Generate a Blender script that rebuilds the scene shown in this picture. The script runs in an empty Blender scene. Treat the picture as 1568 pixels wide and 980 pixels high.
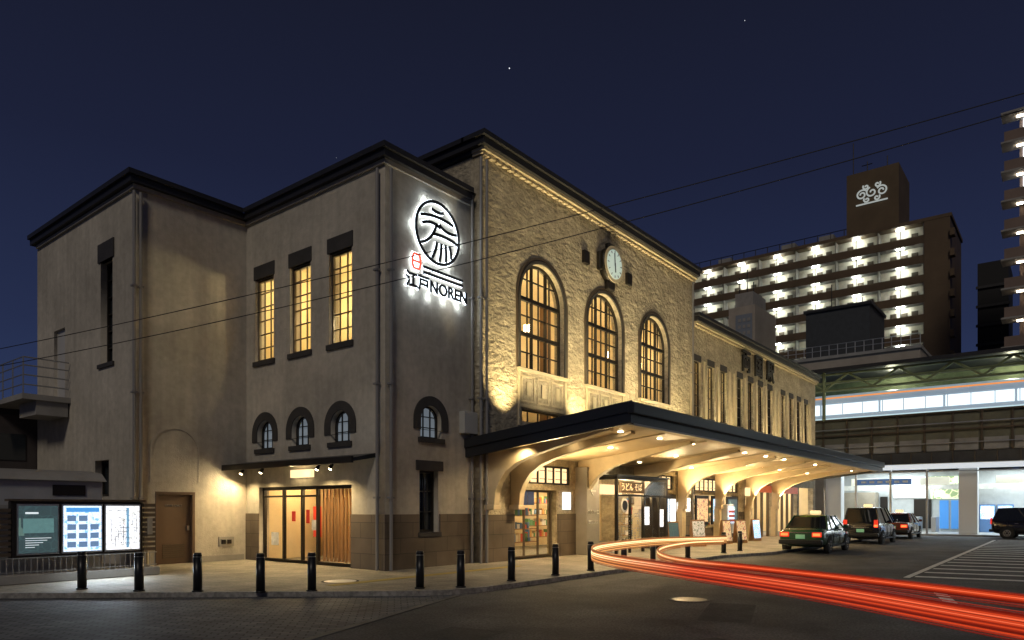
import bpy, bmesh, math, random
from mathutils import Vector, Matrix
random.seed(4)
S=bpy.context.scene
S.view_settings.view_transform='Standard'; S.view_settings.look='None'; S.view_settings.exposure=0
COL=bpy.context.collection
# ------------------------------------------------------------ materials
def mat(name,col,rough=.7,metal=0,emit=None,es=0,bump=0,bscale=20,var=0,vscale=2,stretch=(1,1,1),spec=.4,coat=0,bdist=.02,col2=None):
    m=bpy.data.materials.new(name); m.use_nodes=True; nt=m.node_tree; N=nt.nodes; L=nt.links
    b=N['Principled BSDF']; b.inputs['Base Color'].default_value=(*col,1); b.inputs['Roughness'].default_value=rough
    b.inputs['Metallic'].default_value=metal; b.inputs['Specular IOR Level'].default_value=spec
    if coat: b.inputs['Coat Weight'].default_value=coat; b.inputs['Coat Roughness'].default_value=.05
    if emit: b.inputs['Emission Color'].default_value=(*emit,1); b.inputs['Emission Strength'].default_value=es
    if bump or var:
        tc=N.new('ShaderNodeTexCoord'); mp=N.new('ShaderNodeMapping'); mp.inputs['Scale'].default_value=stretch
        L.new(tc.outputs['Object'],mp.inputs[0])
    if bump:
        n=N.new('ShaderNodeTexNoise'); n.inputs['Scale'].default_value=bscale; n.inputs['Detail'].default_value=6; n.inputs['Roughness'].default_value=.6
        L.new(mp.outputs[0],n.inputs['Vector'])
        bp=N.new('ShaderNodeBump'); bp.inputs['Strength'].default_value=bump; bp.inputs['Distance'].default_value=bdist
        L.new(n.outputs['Fac'],bp.inputs['Height']); L.new(bp.outputs[0],b.inputs['Normal'])
    if var:
        n=N.new('ShaderNodeTexNoise'); n.inputs['Scale'].default_value=vscale; n.inputs['Detail'].default_value=8; n.inputs['Roughness'].default_value=.62
        L.new(mp.outputs[0],n.inputs['Vector'])
        r=N.new('ShaderNodeValToRGB'); r.color_ramp.elements[0].position=.3; r.color_ramp.elements[1].position=.72
        lo=tuple(c*(1-var) for c in col); hi=col2 or tuple(min(1,c*(1+var*.6)) for c in col)
        r.color_ramp.elements[0].color=(*lo,1); r.color_ramp.elements[1].color=(*hi,1)
        L.new(n.outputs['Fac'],r.inputs[0]); L.new(r.outputs[0],b.inputs['Base Color'])
    return m
def brickmat(name,c1,c2,mort,w,h,ms,rough=.75,axis='XY',offset=.5,bump=.3,angle=0):
    m=mat(name,c1,rough); nt=m.node_tree; N=nt.nodes; L=nt.links; b=N['Principled BSDF']
    tc=N.new('ShaderNodeTexCoord'); mp=N.new('ShaderNodeMapping')
    L.new(tc.outputs['Object'],mp.inputs[0])
    if angle: mp.inputs['Rotation'].default_value=(0,0,math.radians(angle))
    src=mp.outputs[0]
    if axis!='XY':
        sp=N.new('ShaderNodeSeparateXYZ'); cb=N.new('ShaderNodeCombineXYZ'); L.new(tc.outputs['Object'],sp.inputs[0])
        ad=N.new('ShaderNodeMath'); ad.operation='ADD'; L.new(sp.outputs[0],ad.inputs[0]); L.new(sp.outputs[1],ad.inputs[1])
        L.new(ad.outputs[0],cb.inputs[0]); L.new(sp.outputs[2],cb.inputs[1]); src=cb.outputs[0]
    k=N.new('ShaderNodeTexBrick'); k.inputs['Scale'].default_value=1; k.inputs['Brick Width'].default_value=w; k.inputs['Row Height'].default_value=h
    k.inputs['Mortar Size'].default_value=ms; k.inputs['Color1'].default_value=(*c1,1); k.inputs['Color2'].default_value=(*c2,1); k.inputs['Mortar'].default_value=(*mort,1)
    k.offset=offset; L.new(src,k.inputs['Vector'])
    n=N.new('ShaderNodeTexNoise'); n.inputs['Scale'].default_value=.9; n.inputs['Detail'].default_value=9; L.new(tc.outputs['Object'],n.inputs['Vector'])
    mr=N.new('ShaderNodeMapRange'); mr.inputs[1].default_value=.3; mr.inputs[2].default_value=.7; mr.inputs[3].default_value=.6; mr.inputs[4].default_value=1.2
    L.new(n.outputs['Fac'],mr.inputs[0])
    mx=N.new('ShaderNodeVectorMath'); mx.operation='SCALE'; L.new(k.outputs['Color'],mx.inputs[0]); L.new(mr.outputs[0],mx.inputs['Scale'])
    L.new(mx.outputs[0],b.inputs['Base Color'])
    bp=N.new('ShaderNodeBump'); bp.inputs['Strength'].default_value=bump; bp.inputs['Distance'].default_value=.01; bp.invert=True
    L.new(k.outputs['Fac'],bp.inputs['Height']); L.new(bp.outputs[0],b.inputs['Normal'])
    return m
def postermat(name,base,ink,scale,es,seed=0,thr=.5):
    m=bpy.data.materials.new(name); m.use_nodes=True; nt=m.node_tree; N=nt.nodes; L=nt.links; b=N['Principled BSDF']
    tc=N.new('ShaderNodeTexCoord'); mp=N.new('ShaderNodeMapping'); mp.inputs['Location'].default_value=(seed*3.7,seed*1.3,seed*2.1); L.new(tc.outputs['Object'],mp.inputs[0])
    v=N.new('ShaderNodeTexVoronoi'); v.feature='DISTANCE_TO_EDGE'; v.inputs['Scale'].default_value=scale; L.new(mp.outputs[0],v.inputs['Vector'])
    v2=N.new('ShaderNodeTexVoronoi'); v2.inputs['Scale'].default_value=scale*.7; v2.distance='CHEBYCHEV'; L.new(mp.outputs[0],v2.inputs['Vector'])
    st=N.new('ShaderNodeMath'); st.operation='LESS_THAN'; st.inputs[1].default_value=.05*thr*2; L.new(v.outputs[0],st.inputs[0])
    sp=N.new('ShaderNodeSeparateColor'); L.new(v2.outputs['Color'],sp.inputs[0])
    g=N.new('ShaderNodeMath'); g.operation='GREATER_THAN'; g.inputs[1].default_value=1-.3*thr; L.new(sp.outputs[0],g.inputs[0])
    mx=N.new('ShaderNodeMixRGB'); mx.inputs[1].default_value=(*base,1); mx.inputs[2].default_value=(*ink,1); L.new(st.outputs[0],mx.inputs[0])
    mx2=N.new('ShaderNodeMixRGB'); L.new(g.outputs[0],mx2.inputs[0]); L.new(mx.outputs[0],mx2.inputs[1]); mx2.inputs[2].default_value=(ink[0]*.8+.1,ink[1]*.9+.15,ink[2]+.1,1)
    L.new(mx2.outputs[0],b.inputs['Base Color']); L.new(mx2.outputs[0],b.inputs['Emission Color']); b.inputs['Emission Strength'].default_value=es; b.inputs['Roughness'].default_value=.3
    return m
def glassmat(name,tint=(1,1,1)):
    m=bpy.data.materials.new(name); m.use_nodes=True; nt=m.node_tree; N=nt.nodes; L=nt.links; N.remove(N['Principled BSDF']); o=N['Material Output']
    t=N.new('ShaderNodeBsdfTransparent'); t.inputs[0].default_value=(*tint,1); g=N.new('ShaderNodeBsdfGlossy'); g.inputs['Roughness'].default_value=.03
    f=N.new('ShaderNodeLayerWeight'); f.inputs[0].default_value=.5
    p=N.new('ShaderNodeMath'); p.operation='POWER'; p.inputs[1].default_value=4; L.new(f.outputs['Facing'],p.inputs[0])
    q=N.new('ShaderNodeMath'); q.operation='MULTIPLY_ADD'; q.inputs[1].default_value=.5; q.inputs[2].default_value=.03; L.new(p.outputs[0],q.inputs[0])
    mx=N.new('ShaderNodeMixShader'); L.new(q.outputs[0],mx.inputs[0]); L.new(t.outputs[0],mx.inputs[1]); L.new(g.outputs[0],mx.inputs[2]); L.new(mx.outputs[0],o.inputs[0]); return m
def emat(name,c,s): return mat(name,(.02,.02,.02),.5,emit=c,es=s)

M={}
M['stucco']=mat('stucco_grey',(.47,.43,.36),.85,bump=.4,bscale=26,var=.25,vscale=.5,bdist=.025)
M['facade']=mat('rough_cream_render',(.45,.39,.28),.85,bump=1,bscale=3.6,var=.3,vscale=1.4,bdist=.15,stretch=(1,1,1.8))
M['trim']=mat('cream_moulding',(.55,.47,.32),.7,bump=.2,bscale=40,var=.15)
M['stonetrim']=mat('grey_moulding',(.30,.28,.25),.75,bump=.2,bscale=40,var=.15)
M['darkstone']=mat('dark_window_surround',(.05,.046,.043),.7,bump=.2,bscale=40,var=.25)
M['coping']=mat('dark_roof_coping',(.022,.022,.025),.5,bump=.1,bscale=30,var=.2)
M['rooftile']=mat('roof_tiles',(.03,.03,.033),.6,bump=.3,bscale=10)
M['dado']=brickmat('brown_stone_dado',(.15,.115,.085),(.12,.095,.07),(.06,.05,.04),.9,.42,.008,axis='XZ',bump=.25)
M['pipe']=mat('painted_downpipe',(.25,.24,.23),.45,metal=.3)
M['frame']=mat('dark_bronze_frame',(.03,.026,.022),.4,metal=.5)
M['frame2']=mat('brown_window_frame',(.10,.075,.05),.45,metal=.2)
M['glass']=glassmat('clear_window_glass')
M['dglass']=mat('dark_window_glass',(.02,.025,.03),.06,spec=.8)
M['bglass']=mat('dim_blue_window_glass',(.25,.28,.3),.15,emit=(.55,.65,.75),es=.2,var=.3,vscale=2)
M['roomcream']=mat('interior_cream_wall',(.75,.62,.38),.8,var=.12,vscale=1)
M['roomdark']=mat('interior_dark_wood',(.20,.12,.06),.6,var=.2)
M['wood']=mat('wood_slats',(.36,.2,.09),.55,var=.35,vscale=6,stretch=(4,4,.4))
M['canopy']=mat('canopy_dark_metal',(.035,.037,.042),.35,metal=.5,bump=.08,bscale=12)
M['soffit']=mat('canopy_soffit_boards',(.66,.50,.29),.45,var=.12,vscale=1.5)
M['bracket']=mat('bracket_cream_paint',(.60,.49,.32),.65,var=.15)
M['asphalt']=mat('asphalt',(.058,.058,.060),.8,bump=.6,bscale=45,var=.45,vscale=.9,bdist=.015)
M['pave']=brickmat('pavement_tiles',(.30,.265,.21),(.24,.215,.175),(.12,.11,.09),.3,.3,.006,axis='XY',offset=0,bump=.3)
M['block']=brickmat('block_paving',(.15,.155,.17),(.08,.085,.098),(.02,.021,.023),.24,.12,.012,angle=42,bump=.6)
M['kerb']=mat('kerb_concrete',(.26,.25,.23),.8,bump=.3,bscale=30,var=.3)
M['white']=mat('road_paint_white',(.62,.62,.60),.7,var=.35,vscale=5)
M['boll']=mat('bollard_black_paint',(.02,.021,.023),.35,metal=.4,bump=.05,bscale=20)
M['band']=mat('bollard_cap_metal',(.3,.3,.3),.3,metal=.9)
M['metal']=mat('galvanised_metal',(.4,.41,.42),.4,metal=.7)
M['conc']=mat('grey_concrete',(.3,.29,.27),.85,bump=.3,bscale=15,var=.3,vscale=.7)
M['brown']=mat('brown_door_paint',(.12,.075,.048),.45,bump=.05,bscale=10,var=.12)
M['cool']=emat('fluorescent_tube',(.85,.95,1),9)
M['warm']=emat('warm_lamp_glass',(1,.78,.42),14)
M['warm2']=emat('warm_shade',(1,.72,.36),1.5)
M['downl']=emat('downlight_lens',(1,.82,.5),30)
M['halo']=emat('sign_halo_led',(.82,.92,1),4.5)
M['signdark']=mat('sign_letter_dark',(.015,.016,.02),.4)
M['redsign']=emat('red_sign_led',(1,.12,.06),1.2)
M['black']=mat('black_rubber',(.012,.012,.012),.8)
M['wire']=mat('cable_black',(.012,.012,.014),.6)
def speckle(m,scale,lo,hi):
    nt=m.node_tree; N=nt.nodes; L=nt.links; b=N['Principled BSDF']; inp=b.inputs['Base Color']
    tc=N.new('ShaderNodeTexCoord'); n=N.new('ShaderNodeTexNoise'); n.inputs['Scale'].default_value=scale; n.inputs['Detail'].default_value=2; L.new(tc.outputs['Object'],n.inputs['Vector'])
    mr=N.new('ShaderNodeMapRange'); mr.inputs[1].default_value=.35; mr.inputs[2].default_value=.65; mr.inputs[3].default_value=lo; mr.inputs[4].default_value=hi; L.new(n.outputs['Fac'],mr.inputs[0])
    v=N.new('ShaderNodeVectorMath'); v.operation='SCALE'; L.new(inp.links[0].from_socket,v.inputs[0])
    L.new(mr.outputs[0],v.inputs['Scale']); L.new(v.outputs[0],inp)
speckle(M['asphalt'],28,.55,1.6); speckle(M['asphalt'],.35,.7,1.35); speckle(M['pave'],18,.8,1.15); speckle(M['kerb'],12,.7,1.2); speckle(M['stucco'],6,.93,1.06); speckle(M['facade'],9,.86,1.12)
def streaks(m,amt):
    nt=m.node_tree; N=nt.nodes; L=nt.links; b=N['Principled BSDF']; inp=b.inputs['Base Color']
    tc=N.new('ShaderNodeTexCoord'); mp=N.new('ShaderNodeMapping'); mp.inputs['Scale'].default_value=(2.6,2.6,.16); L.new(tc.outputs['Object'],mp.inputs[0])
    n=N.new('ShaderNodeTexNoise'); n.inputs['Scale'].default_value=1.6; n.inputs['Detail'].default_value=5; L.new(mp.outputs[0],n.inputs['Vector'])
    mr=N.new('ShaderNodeMapRange'); mr.inputs[1].default_value=.4; mr.inputs[2].default_value=.7; mr.inputs[3].default_value=1.04; mr.inputs[4].default_value=1-amt; L.new(n.outputs['Fac'],mr.inputs[0])
    v=N.new('ShaderNodeVectorMath'); v.operation='SCALE'; L.new(inp.links[0].from_socket,v.inputs[0]); L.new(mr.outputs[0],v.inputs['Scale']); L.new(v.outputs[0],inp)
streaks(M['stucco'],.11); streaks(M['facade'],.15)

# ------------------------------------------------------------ geometry helpers
def empty(name,loc=(0,0,0),rotz=0):
    o=bpy.data.objects.new(name,None); COL.objects.link(o); o.location=loc; o.rotation_euler=(0,0,rotz); return o
def mo(name,vs,fs,m,parent=None,smooth=False,bevel=0,subs=0):
    me=bpy.data.meshes.new(name); me.from_pydata([tuple(v) for v in vs],[],fs); me.validate()
    bm=bmesh.new(); bm.from_mesh(me); bmesh.ops.recalc_face_normals(bm,faces=bm.faces); bm.to_mesh(me); bm.free()
    o=bpy.data.objects.new(name,me); COL.objects.link(o); me.materials.append(m)
    if parent: o.parent=parent
    if smooth:
        for p in me.polygons: p.use_smooth=True
    if bevel:
        b=o.modifiers.new('b','BEVEL'); b.width=bevel; b.segments=2; b.limit_method='ANGLE'
    if subs:
        b=o.modifiers.new('s','SUBSURF'); b.levels=subs; b.render_levels=subs
    return o
BF=[(0,1,2,3),(4,7,6,5),(0,4,5,1),(1,5,6,2),(2,6,7,3),(3,7,4,0)]
def bverts(x0,x1,y0,y1,z0,z1): return [(x0,y0,z0),(x1,y0,z0),(x1,y1,z0),(x0,y1,z0),(x0,y0,z1),(x1,y0,z1),(x1,y1,z1),(x0,y1,z1)]
def box(name,x0,x1,y0,y1,z0,z1,m,parent=None,bevel=0): return mo(name,bverts(x0,x1,y0,y1,z0,z1),BF,m,parent,bevel=bevel)
def boxes(name,L,m,parent=None,bevel=0):
    vs=[];fs=[]
    for b in L:
        k=len(vs); vs+=bverts(*b); fs+=[tuple(i+k for i in f) for f in BF]
    return mo(name,vs,fs,m,parent,bevel=bevel)
def ab(axis,plane,u0,u1,d0,d1,z0,z1):
    return (u0,u1,plane+d0,plane+d1,z0,z1) if axis=='Y' else (plane+d0,plane+d1,u0,u1,z0,z1)
def cyl(name,p,q,r,m,parent=None,n=16,r2=None,smooth=True):
    p=Vector(p);q=Vector(q); r2=r if r2 is None else r2
    d=(q-p).normalized(); a=d.orthogonal().normalized(); b=d.cross(a)
    vs=[];fs=[]
    for c,rr in((p,r),(q,r2)):
        for i in range(n):
            t=2*math.pi*i/n; vs.append(c+a*math.cos(t)*rr+b*math.sin(t)*rr)
    for i in range(n): j=(i+1)%n; fs.append((i,j,n+j,n+i))
    fs.append(tuple(range(n))); fs.append(tuple(range(n,2*n)))
    o=mo(name,vs,fs,m,parent)
    if smooth:
        for pl in o.data.polygons:
            if len(pl.vertices)==4: pl.use_smooth=True
    return o
def rods(name,segs,r,m,parent=None,n=6):
    vs=[];fs=[]
    for p,q in segs:
        p=Vector(p);q=Vector(q);d=(q-p).normalized(); a=d.orthogonal().normalized(); b=d.cross(a);k=len(vs)
        for c in(p,q):
            for i in range(n):
                t=2*math.pi*i/n; vs.append(c+a*math.cos(t)*r+b*math.sin(t)*r)
        for i in range(n): j=(i+1)%n; fs.append((k+i,k+j,k+n+j,k+n+i))
        fs.append(tuple(k+i for i in range(n))); fs.append(tuple(k+n+i for i in range(n)))
    return mo(name,vs,fs,m,parent)
def R(a,b,c,d): return [(a,c),(b,c),(b,d),(a,d)]
def A(a,b,c,d,n=20):
    r=(b-a)/2; cx=(a+b)/2; s=d-r
    return [(a,c),(b,c)]+[(cx+r*math.cos(math.pi*i/n),s+r*math.sin(math.pi*i/n)) for i in range(n+1)]
def plate(name,axis,plane,outer,holes,t,m,parent=None):
    cu=bpy.data.curves.new(name,'CURVE'); cu.dimensions='2D'; cu.fill_mode='BOTH'; cu.extrude=t/2
    for loop in [outer]+holes:
        sp=cu.splines.new('POLY'); sp.points.add(len(loop)-1); sp.use_cyclic_u=True
        for i,(u,z) in enumerate(loop): sp.points[i].co=((u if axis=='Y' else -u),z,0,1)
    ob=bpy.data.objects.new(name,cu); COL.objects.link(ob)
    if axis=='Y': mx=Matrix(((1,0,0,0),(0,0,-1,plane+t/2),(0,1,0,0),(0,0,0,1)))
    else: mx=Matrix(((0,0,-1,plane+t/2),(-1,0,0,0),(0,1,0,0),(0,0,0,1)))
    bpy.context.view_layer.update()
    dg=bpy.context.evaluated_depsgraph_get()
    me=bpy.data.meshes.new_from_object(ob.evaluated_get(dg)); me.transform(mx)
    bpy.data.objects.remove(ob)
    o=bpy.data.objects.new(name,me); COL.objects.link(o); me.materials.clear(); me.materials.append(m)
    if parent: o.parent=parent
    return o
def window(name,axis,plane,u0,u1,z0,z1,nx,nz,parent,arch=False,fm=None,gm=None,fw=.07,bw=.035,rec=.18):
    fm=fm or M['frame']; gm=gm or M['glass']; sh=A if arch else R
    plate(name+'_frame',axis,plane+rec,sh(u0,u1,z0,z1),[sh(u0+fw,u1-fw,z0+fw,z1-fw)],.07,fm,parent)
    L=[]; r=(u1-u0)/2-.02; cx=(u0+u1)/2; s=z1-.02-r
    for i in range(1,nx):
        u=u0+(u1-u0)*i/nx; zt=z1-.03
        if arch: zt=s+math.sqrt(max(0,r*r-(u-cx)**2))
        L.append(ab(axis,plane,u-bw/2,u+bw/2,rec+.013,rec+.053,z0+.02,zt))
    for i in range(1,nz):
        z=z0+(z1-z0)*i/nz; h=r
        if arch and z>s: h=math.sqrt(max(0,r*r-(z-s)**2))
        L.append(ab(axis,plane,cx-h,cx+h,rec+.016,rec+.056,z-bw/2,z+bw/2))
    if L: boxes(name+'_mullions',L,fm,parent)
    plate(name+'_glass',axis,plane+rec+.08,sh(u0,u1,z0,z1),[],.012,gm,parent)
def light(name,kind,loc,power,col,parent=None,size=.05,tgt=None,spot=None,blend=.5,sx=None,sy=None):
    l=bpy.data.lights.new(name,kind); l.energy=power; l.color=col
    if kind=='AREA':
        l.shape='RECTANGLE'; l.size=sx; l.size_y=sy
    else: l.shadow_soft_size=size
    if spot: l.spot_size=math.radians(spot); l.spot_blend=blend
    o=bpy.data.objects.new(name,l); COL.objects.link(o); o.location=loc
    if tgt: o.rotation_euler=(Vector(tgt)-Vector(loc)).to_track_quat('-Z','Y').to_euler()
    if parent: o.parent=parent
    return o
def text(name,body,loc,size,m,parent,rot=(math.pi/2,0,0),ext=.01,off=0,align='CENTER'):
    t=bpy.data.curves.new(name,'FONT'); t.body=body; t.size=size; t.extrude=ext; t.offset=off; t.align_x=align; t.align_y='CENTER'; t.materials.append(m)
    o=bpy.data.objects.new(name,t); COL.objects.link(o); o.location=loc; o.rotation_euler=rot; o.parent=parent; return o

# ------------------------------------------------------------ ground
gr=mo('ground',[(-700,-700,-.1),(900,-700,-.1),(900,700,-.1),(-700,700,-.1)],[(0,1,2,3)],M['asphalt'])
def prism(name,poly,z0,z1,m,parent=None,bevel=0):
    n=len(poly); vs=[(x,y,z0) for x,y in poly]+[(x,y,z1) for x,y in poly]
    fs=[tuple(range(n)),tuple(range(n,2*n))]+[(i,(i+1)%n,n+(i+1)%n,n+i) for i in range(n)]
    return mo(name,vs,fs,m,parent,bevel=bevel)
kl=[(-6,28.3),(4.5,16.4),(9.3,10.9),(9.8,10.3),(10.4,9.9),(11.2,9.72),(23.8,9.7),(26.8,8.9),(62,8.9)]
prism('pavement',kl+[(62,60),(-6,60)],-.16,0,M['pave'])
kr=empty('kerb')
def offs(pl,d):
    out=[]
    for i,p in enumerate(pl):
        a=Vector(pl[max(0,i-1)]);b=Vector(pl[min(len(pl)-1,i+1)]); t=(b-a).normalized(); nrm=Vector((t.y,-t.x)); out.append(Vector(p)+nrm*d)
    return out
o1=offs(kl,.15); kv=[];kf=[]
for i in range(len(kl)-1):
    a,b=Vector(kl[i]),Vector(kl[i+1]); c,d=o1[i+1],o1[i]; n=max(1,int((b-a).length/.8))
    for k in range(n):
        t0=k/n+.008/(b-a).length; t1=(k+1)/n
        p=[a.lerp(b,t0),a.lerp(b,t1),d.lerp(c,t1),d.lerp(c,t0)]; q=len(kv)
        kv+=[(v.x,v.y,-.16) for v in p]+[(v.x,v.y,.003) for v in p]; kf+=[tuple(j+q for j in f) for f in BF]
mo('kerb_stones',kv,kf,M['kerb'],kr)
mo('block_paving_road',[(10.3,9.6,-.096),(5.1,7.7,-.096),(-3,4.85,-.096),(-40,-8,-.096),(-40,60,-.096),(-6,28.2,-.096),(4.5,16.2,-.096)],[tuple(range(7))],M['block'])
prism('gutter_strip',[(10.42,9.58),(-2.9,4.80),(-2.95,4.91),(10.35,9.70)],-.15,-.088,mat('gutter_concrete',(.12,.12,.115),.8,bump=.3,bscale=30,var=.4))
PT=[mat('asphalt_patch_%d'%i,(c,c,c*1.03),.85,bump=.6,bscale=60,var=.4,vscale=3,bdist=.01) for i,c in enumerate((.035,.075))]
for m in PT: speckle(m,28,.6,1.5)
for i,(x,y,a,b,r) in enumerate([(11.5,4.5,2.2,.8,.3),(14.5,8.6,5,.5,.0),(8.2,3.6,1.6,1.0,-.4),(24,6.6,4,.7,.05),(7.2,6.6,.9,.9,.2)]):
    c,s_=math.cos(r),math.sin(r)
    mo('road_repair_patch',[(x+u*c-v*s_,y+u*s_+v*c,-.0935) for u,v in((-a/2,-b/2),(a/2,-b/2),(a/2,b/2),(-a/2,b/2))],[(0,1,2,3)],PT[i%2])
rm=empty('road_markings')
def quad(name,pts,z,m,parent): return mo(name,[(x,y,z) for x,y in pts],[tuple(range(len(pts)))],m,parent)
x=20.2; k=0
while x<46:
    quad('stripe_%d'%k,[(x,3.1),(x+.35,3.1),(x+1.6,-4),(x+1.25,-4)],-.089,M['white'],rm); x+=1.5; k+=1
quad('edge_line',[(19.9,3.15),(46,3.15),(46,3.3),(19.9,3.3)],-.089,M['white'],rm)
quad('edge_line_b',[(14.4,1.45),(17.2,2.1),(17.1,2.3),(14.3,1.65)],-.089,M['white'],rm)
mh=empty('manhole_cover'); cyl('lid',(10,12.9,-.01),(10,12.9,.006),.36,M['metal'],mh,28); cyl('rim',(10,12.9,-.01),(10,12.9,.003),.42,M['black'],mh,28)
mh=empty('manhole_cover'); cyl('lid',(12.6,5.7,-.11),(12.6,5.7,-.088),.33,M['boll'],mh,28); cyl('rim',(12.6,5.7,-.11),(12.6,5.7,-.091),.4,PT[1],mh,28)
prism('tactile_paving',[(9.3,12.2),(15.8,12.2),(15.8,12.5),(9.3,12.5)],-.05,.006,mat('tactile_yellow',(.35,.27,.07),.8,bump=.5,bscale=60,var=.3))

# ------------------------------------------------------------ station building
B=empty('railway_station_building')
ZB=-.15
narrow=R(22.25,23.1,6.0,9.1); smallw=R(22.5,23.5,2.0,3.1); ldoor=R(25.9,26.85,5.25,7.6)
plate('wing_west_wall','X',8.95,R(20.78,28.1,ZB,10.7),[narrow,smallw,ldoor],.35,M['stucco'],B)
window('narrow_window','X',8.95,22.25,23.1,6.0,9.1,2,6,B,gm=M['dglass'])
window('small_window','X',8.95,22.5,23.5,2.0,3.1,2,1,B,gm=M['dglass'])
boxes('narrow_window_trim',[ab('X',8.95,22.12,23.23,-.04,.1,9.1,9.65),ab('X',8.95,22.12,23.23,-.06,.1,5.88,6.0)],M['darkstone'],B)
box('landing_door',9.05,9.12,25.9,26.85,5.25,7.6,mat('pale_door',(.45,.44,.42),.5),B)
box('wing_north_wall',8.95,20,28.1,28.4,ZB,10.7,M['stucco'],B)
plate('wing_south_wall','Y',20.78,R(9.3,12.75,ZB,10.7),[R(9.58,10.63,0,2.05)],.3,M['stucco'],B)
box('service_door',9.58,10.63,20.9,20.95,0,2.05,M['brown'],B)
boxes('service_door_frame',[ab('Y',20.78,9.52,9.6,-.02,.12,0,2.1),ab('Y',20.78,10.61,10.69,-.02,.12,0,2.1),ab('Y',20.78,9.52,10.69,-.023,.12,2.05,2.13)],M['brown'],B)
boxes('service_door_louvre',[(9.78,10.43,20.885,20.9,.18+i*.06,.21+i*.06) for i in range(7)],M['frame2'],B)
box('door_handle',10.48,10.56,20.84,20.9,.98,1.12,M['band'],B)
text('door_label','STAFF ONLY',(10.1,20.893,1.72),.09,M['kerb'],B)
plate('blind_arch','Y',20.755,A(9.36,10.85,2.4,4.05),[A(9.42,10.79,2.41,3.99)],.03,M['stucco'],B)
box('wall_plate',11.45,11.95,20.74,20.78,.45,.75,M['stonetrim'],B)
boxes('wall_plate_outlets',[(11.53,11.65,20.7,20.74,.53,.66),(11.72,11.84,20.7,20.74,.53,.66)],M['frame'],B)
tall=[(15.49,16.5),(17.37,18.38),(19.25,20.26)]
small=[(15.57,16.42),(17.45,18.3),(19.3,20.15)]
holes=[R(a,b,6.27,8.86) for a,b in tall]+[A(a,b,3.5,4.38) for a,b in small]+[R(15.5,20.05,0,2.3)]
plate('entrance_block_west_wall','X',12.4,R(14.47,20.78,ZB,10.7),holes,.35,M['stucco'],B)
for i,(a,b) in enumerate(tall):
    window('tall_window_%d'%i,'X',12.4,a,b,6.27,8.86,3,6,B,fm=M['frame2'],bw=.03,rec=.1)
    boxes('tall_window_trim_%d'%i,[ab('X',12.4,a-.06,b+.06,-.03,.08,8.86,9.28),ab('X',12.4,a-.08,b+.08,-.06,.08,6.12,6.27)],M['darkstone'],B)
def archtrim(i,axis,plane,a,b,z0,zt):
    w=.27
    plate('arch_trim_%s'%i,axis,plane-.03,A(a-w,b+w,z0+.22,zt+w),[A(a-.003,b+.003,z0+.225,zt+.003)],.06,M['darkstone'],B)
    boxes('arch_sill_%s'%i,[ab(axis,plane,a-.1,b+.1,-.06,.12,z0-.14,z0)],M['darkstone'],B)
    window('arch_window_%s'%i,axis,plane,a,b,z0,zt,3,3,B,arch=True,gm=M['bglass'],fw=.05,bw=.025,rec=.15)
for i,(a,b) in enumerate(small): archtrim(i,'X',12.4,a,b,3.5,4.38)
plate('entrance_block_south_wall','Y',14.12,R(12.4,16.2,ZB,10.7),[A(13.68,14.5,3.62,4.53),R(13.64,14.38,.97,2.7)],.35,M['stucco'],B)
archtrim('s','Y',14.12,13.68,14.5,3.62,4.53)
window('south_low_window','Y',14.12,13.64,14.38,.97,2.7,2,3,B,gm=M['dglass'])
boxes('south_low_trim',[ab('Y',14.12,13.5,14.55,-.04,.12,2.7,2.98),ab('Y',14.12,13.56,14.46,-.06,.12,.85,.97)],M['darkstone'],B)
box('electrical_box',15.25,15.85,13.9,14.12,3.85,4.5,mat('box_paint',(.4,.4,.38),.5),B,bevel=.015)
boxes('dado_west',[ab('X',12.4,14.09,15.5,-.035,.0,0,1.48),ab('X',12.4,20.05,20.78,-.035,0,0,1.48)],M['dado'],B)
boxes('dado_south',[(12.403,13.6,14.085,14.12,0,1.48),(13.6,14.42,14.085,14.12,0,.85),(14.42,15.88,14.085,14.12,0,1.48)],M['dado'],B)
boxes('dado_wing',[(10.7,12.3,20.757,20.78,0,.18)],M['stonetrim'],B)
pp=[]
for x,y,zt in[(8.88,20.66,10.6),(9.06,20.66,10.6),(12.28,14.3,10.6),(12.5,14.0,10.6),(15.72,14.02,11),(15.8,13.74,12.1),(16.02,13.7,12.1),(30.7,13.7,12.1)]:
    pp.append(((x,y,0),(x,y,zt)))
rods('downpipes',pp,.045,M['pipe'],B,10)
boxes('pipe_clamps',[(p[0][0]-.07,p[0][0]+.07,p[0][1]-.06,p[0][1]+.09,z,z+.05) for p in pp for z in(1.9,4.9,7.9)],M['pipe'],B)
arches=[(17.77,20.25),(21.78,24.26),(25.82,28.3)]
holes=[A(a,b,6.15,9.73,28) for a,b in arches]+[R(a+.1,b-.1,4.45,4.86) for a,b in arches]
holes+=[R(17.5,19.8,0,2.25),R(17.5,20.7,2.45,3.08),R(22.0,26.0,0,2.95),R(26.35,28.9,.0,2.3),R(26.35,28.9,2.45,3.08)]
plate('hall_facade','Y',13.8,R(15.88,30.8,ZB,12.25),holes,.4,M['facade'],B)
box('hall_west_wall',15.88,16.2,14.2,26,ZB,12.25,M['facade'],B)
box('hall_east_wall',30.5,30.8,14.2,26,ZB,12.25,M['facade'],B)
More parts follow.
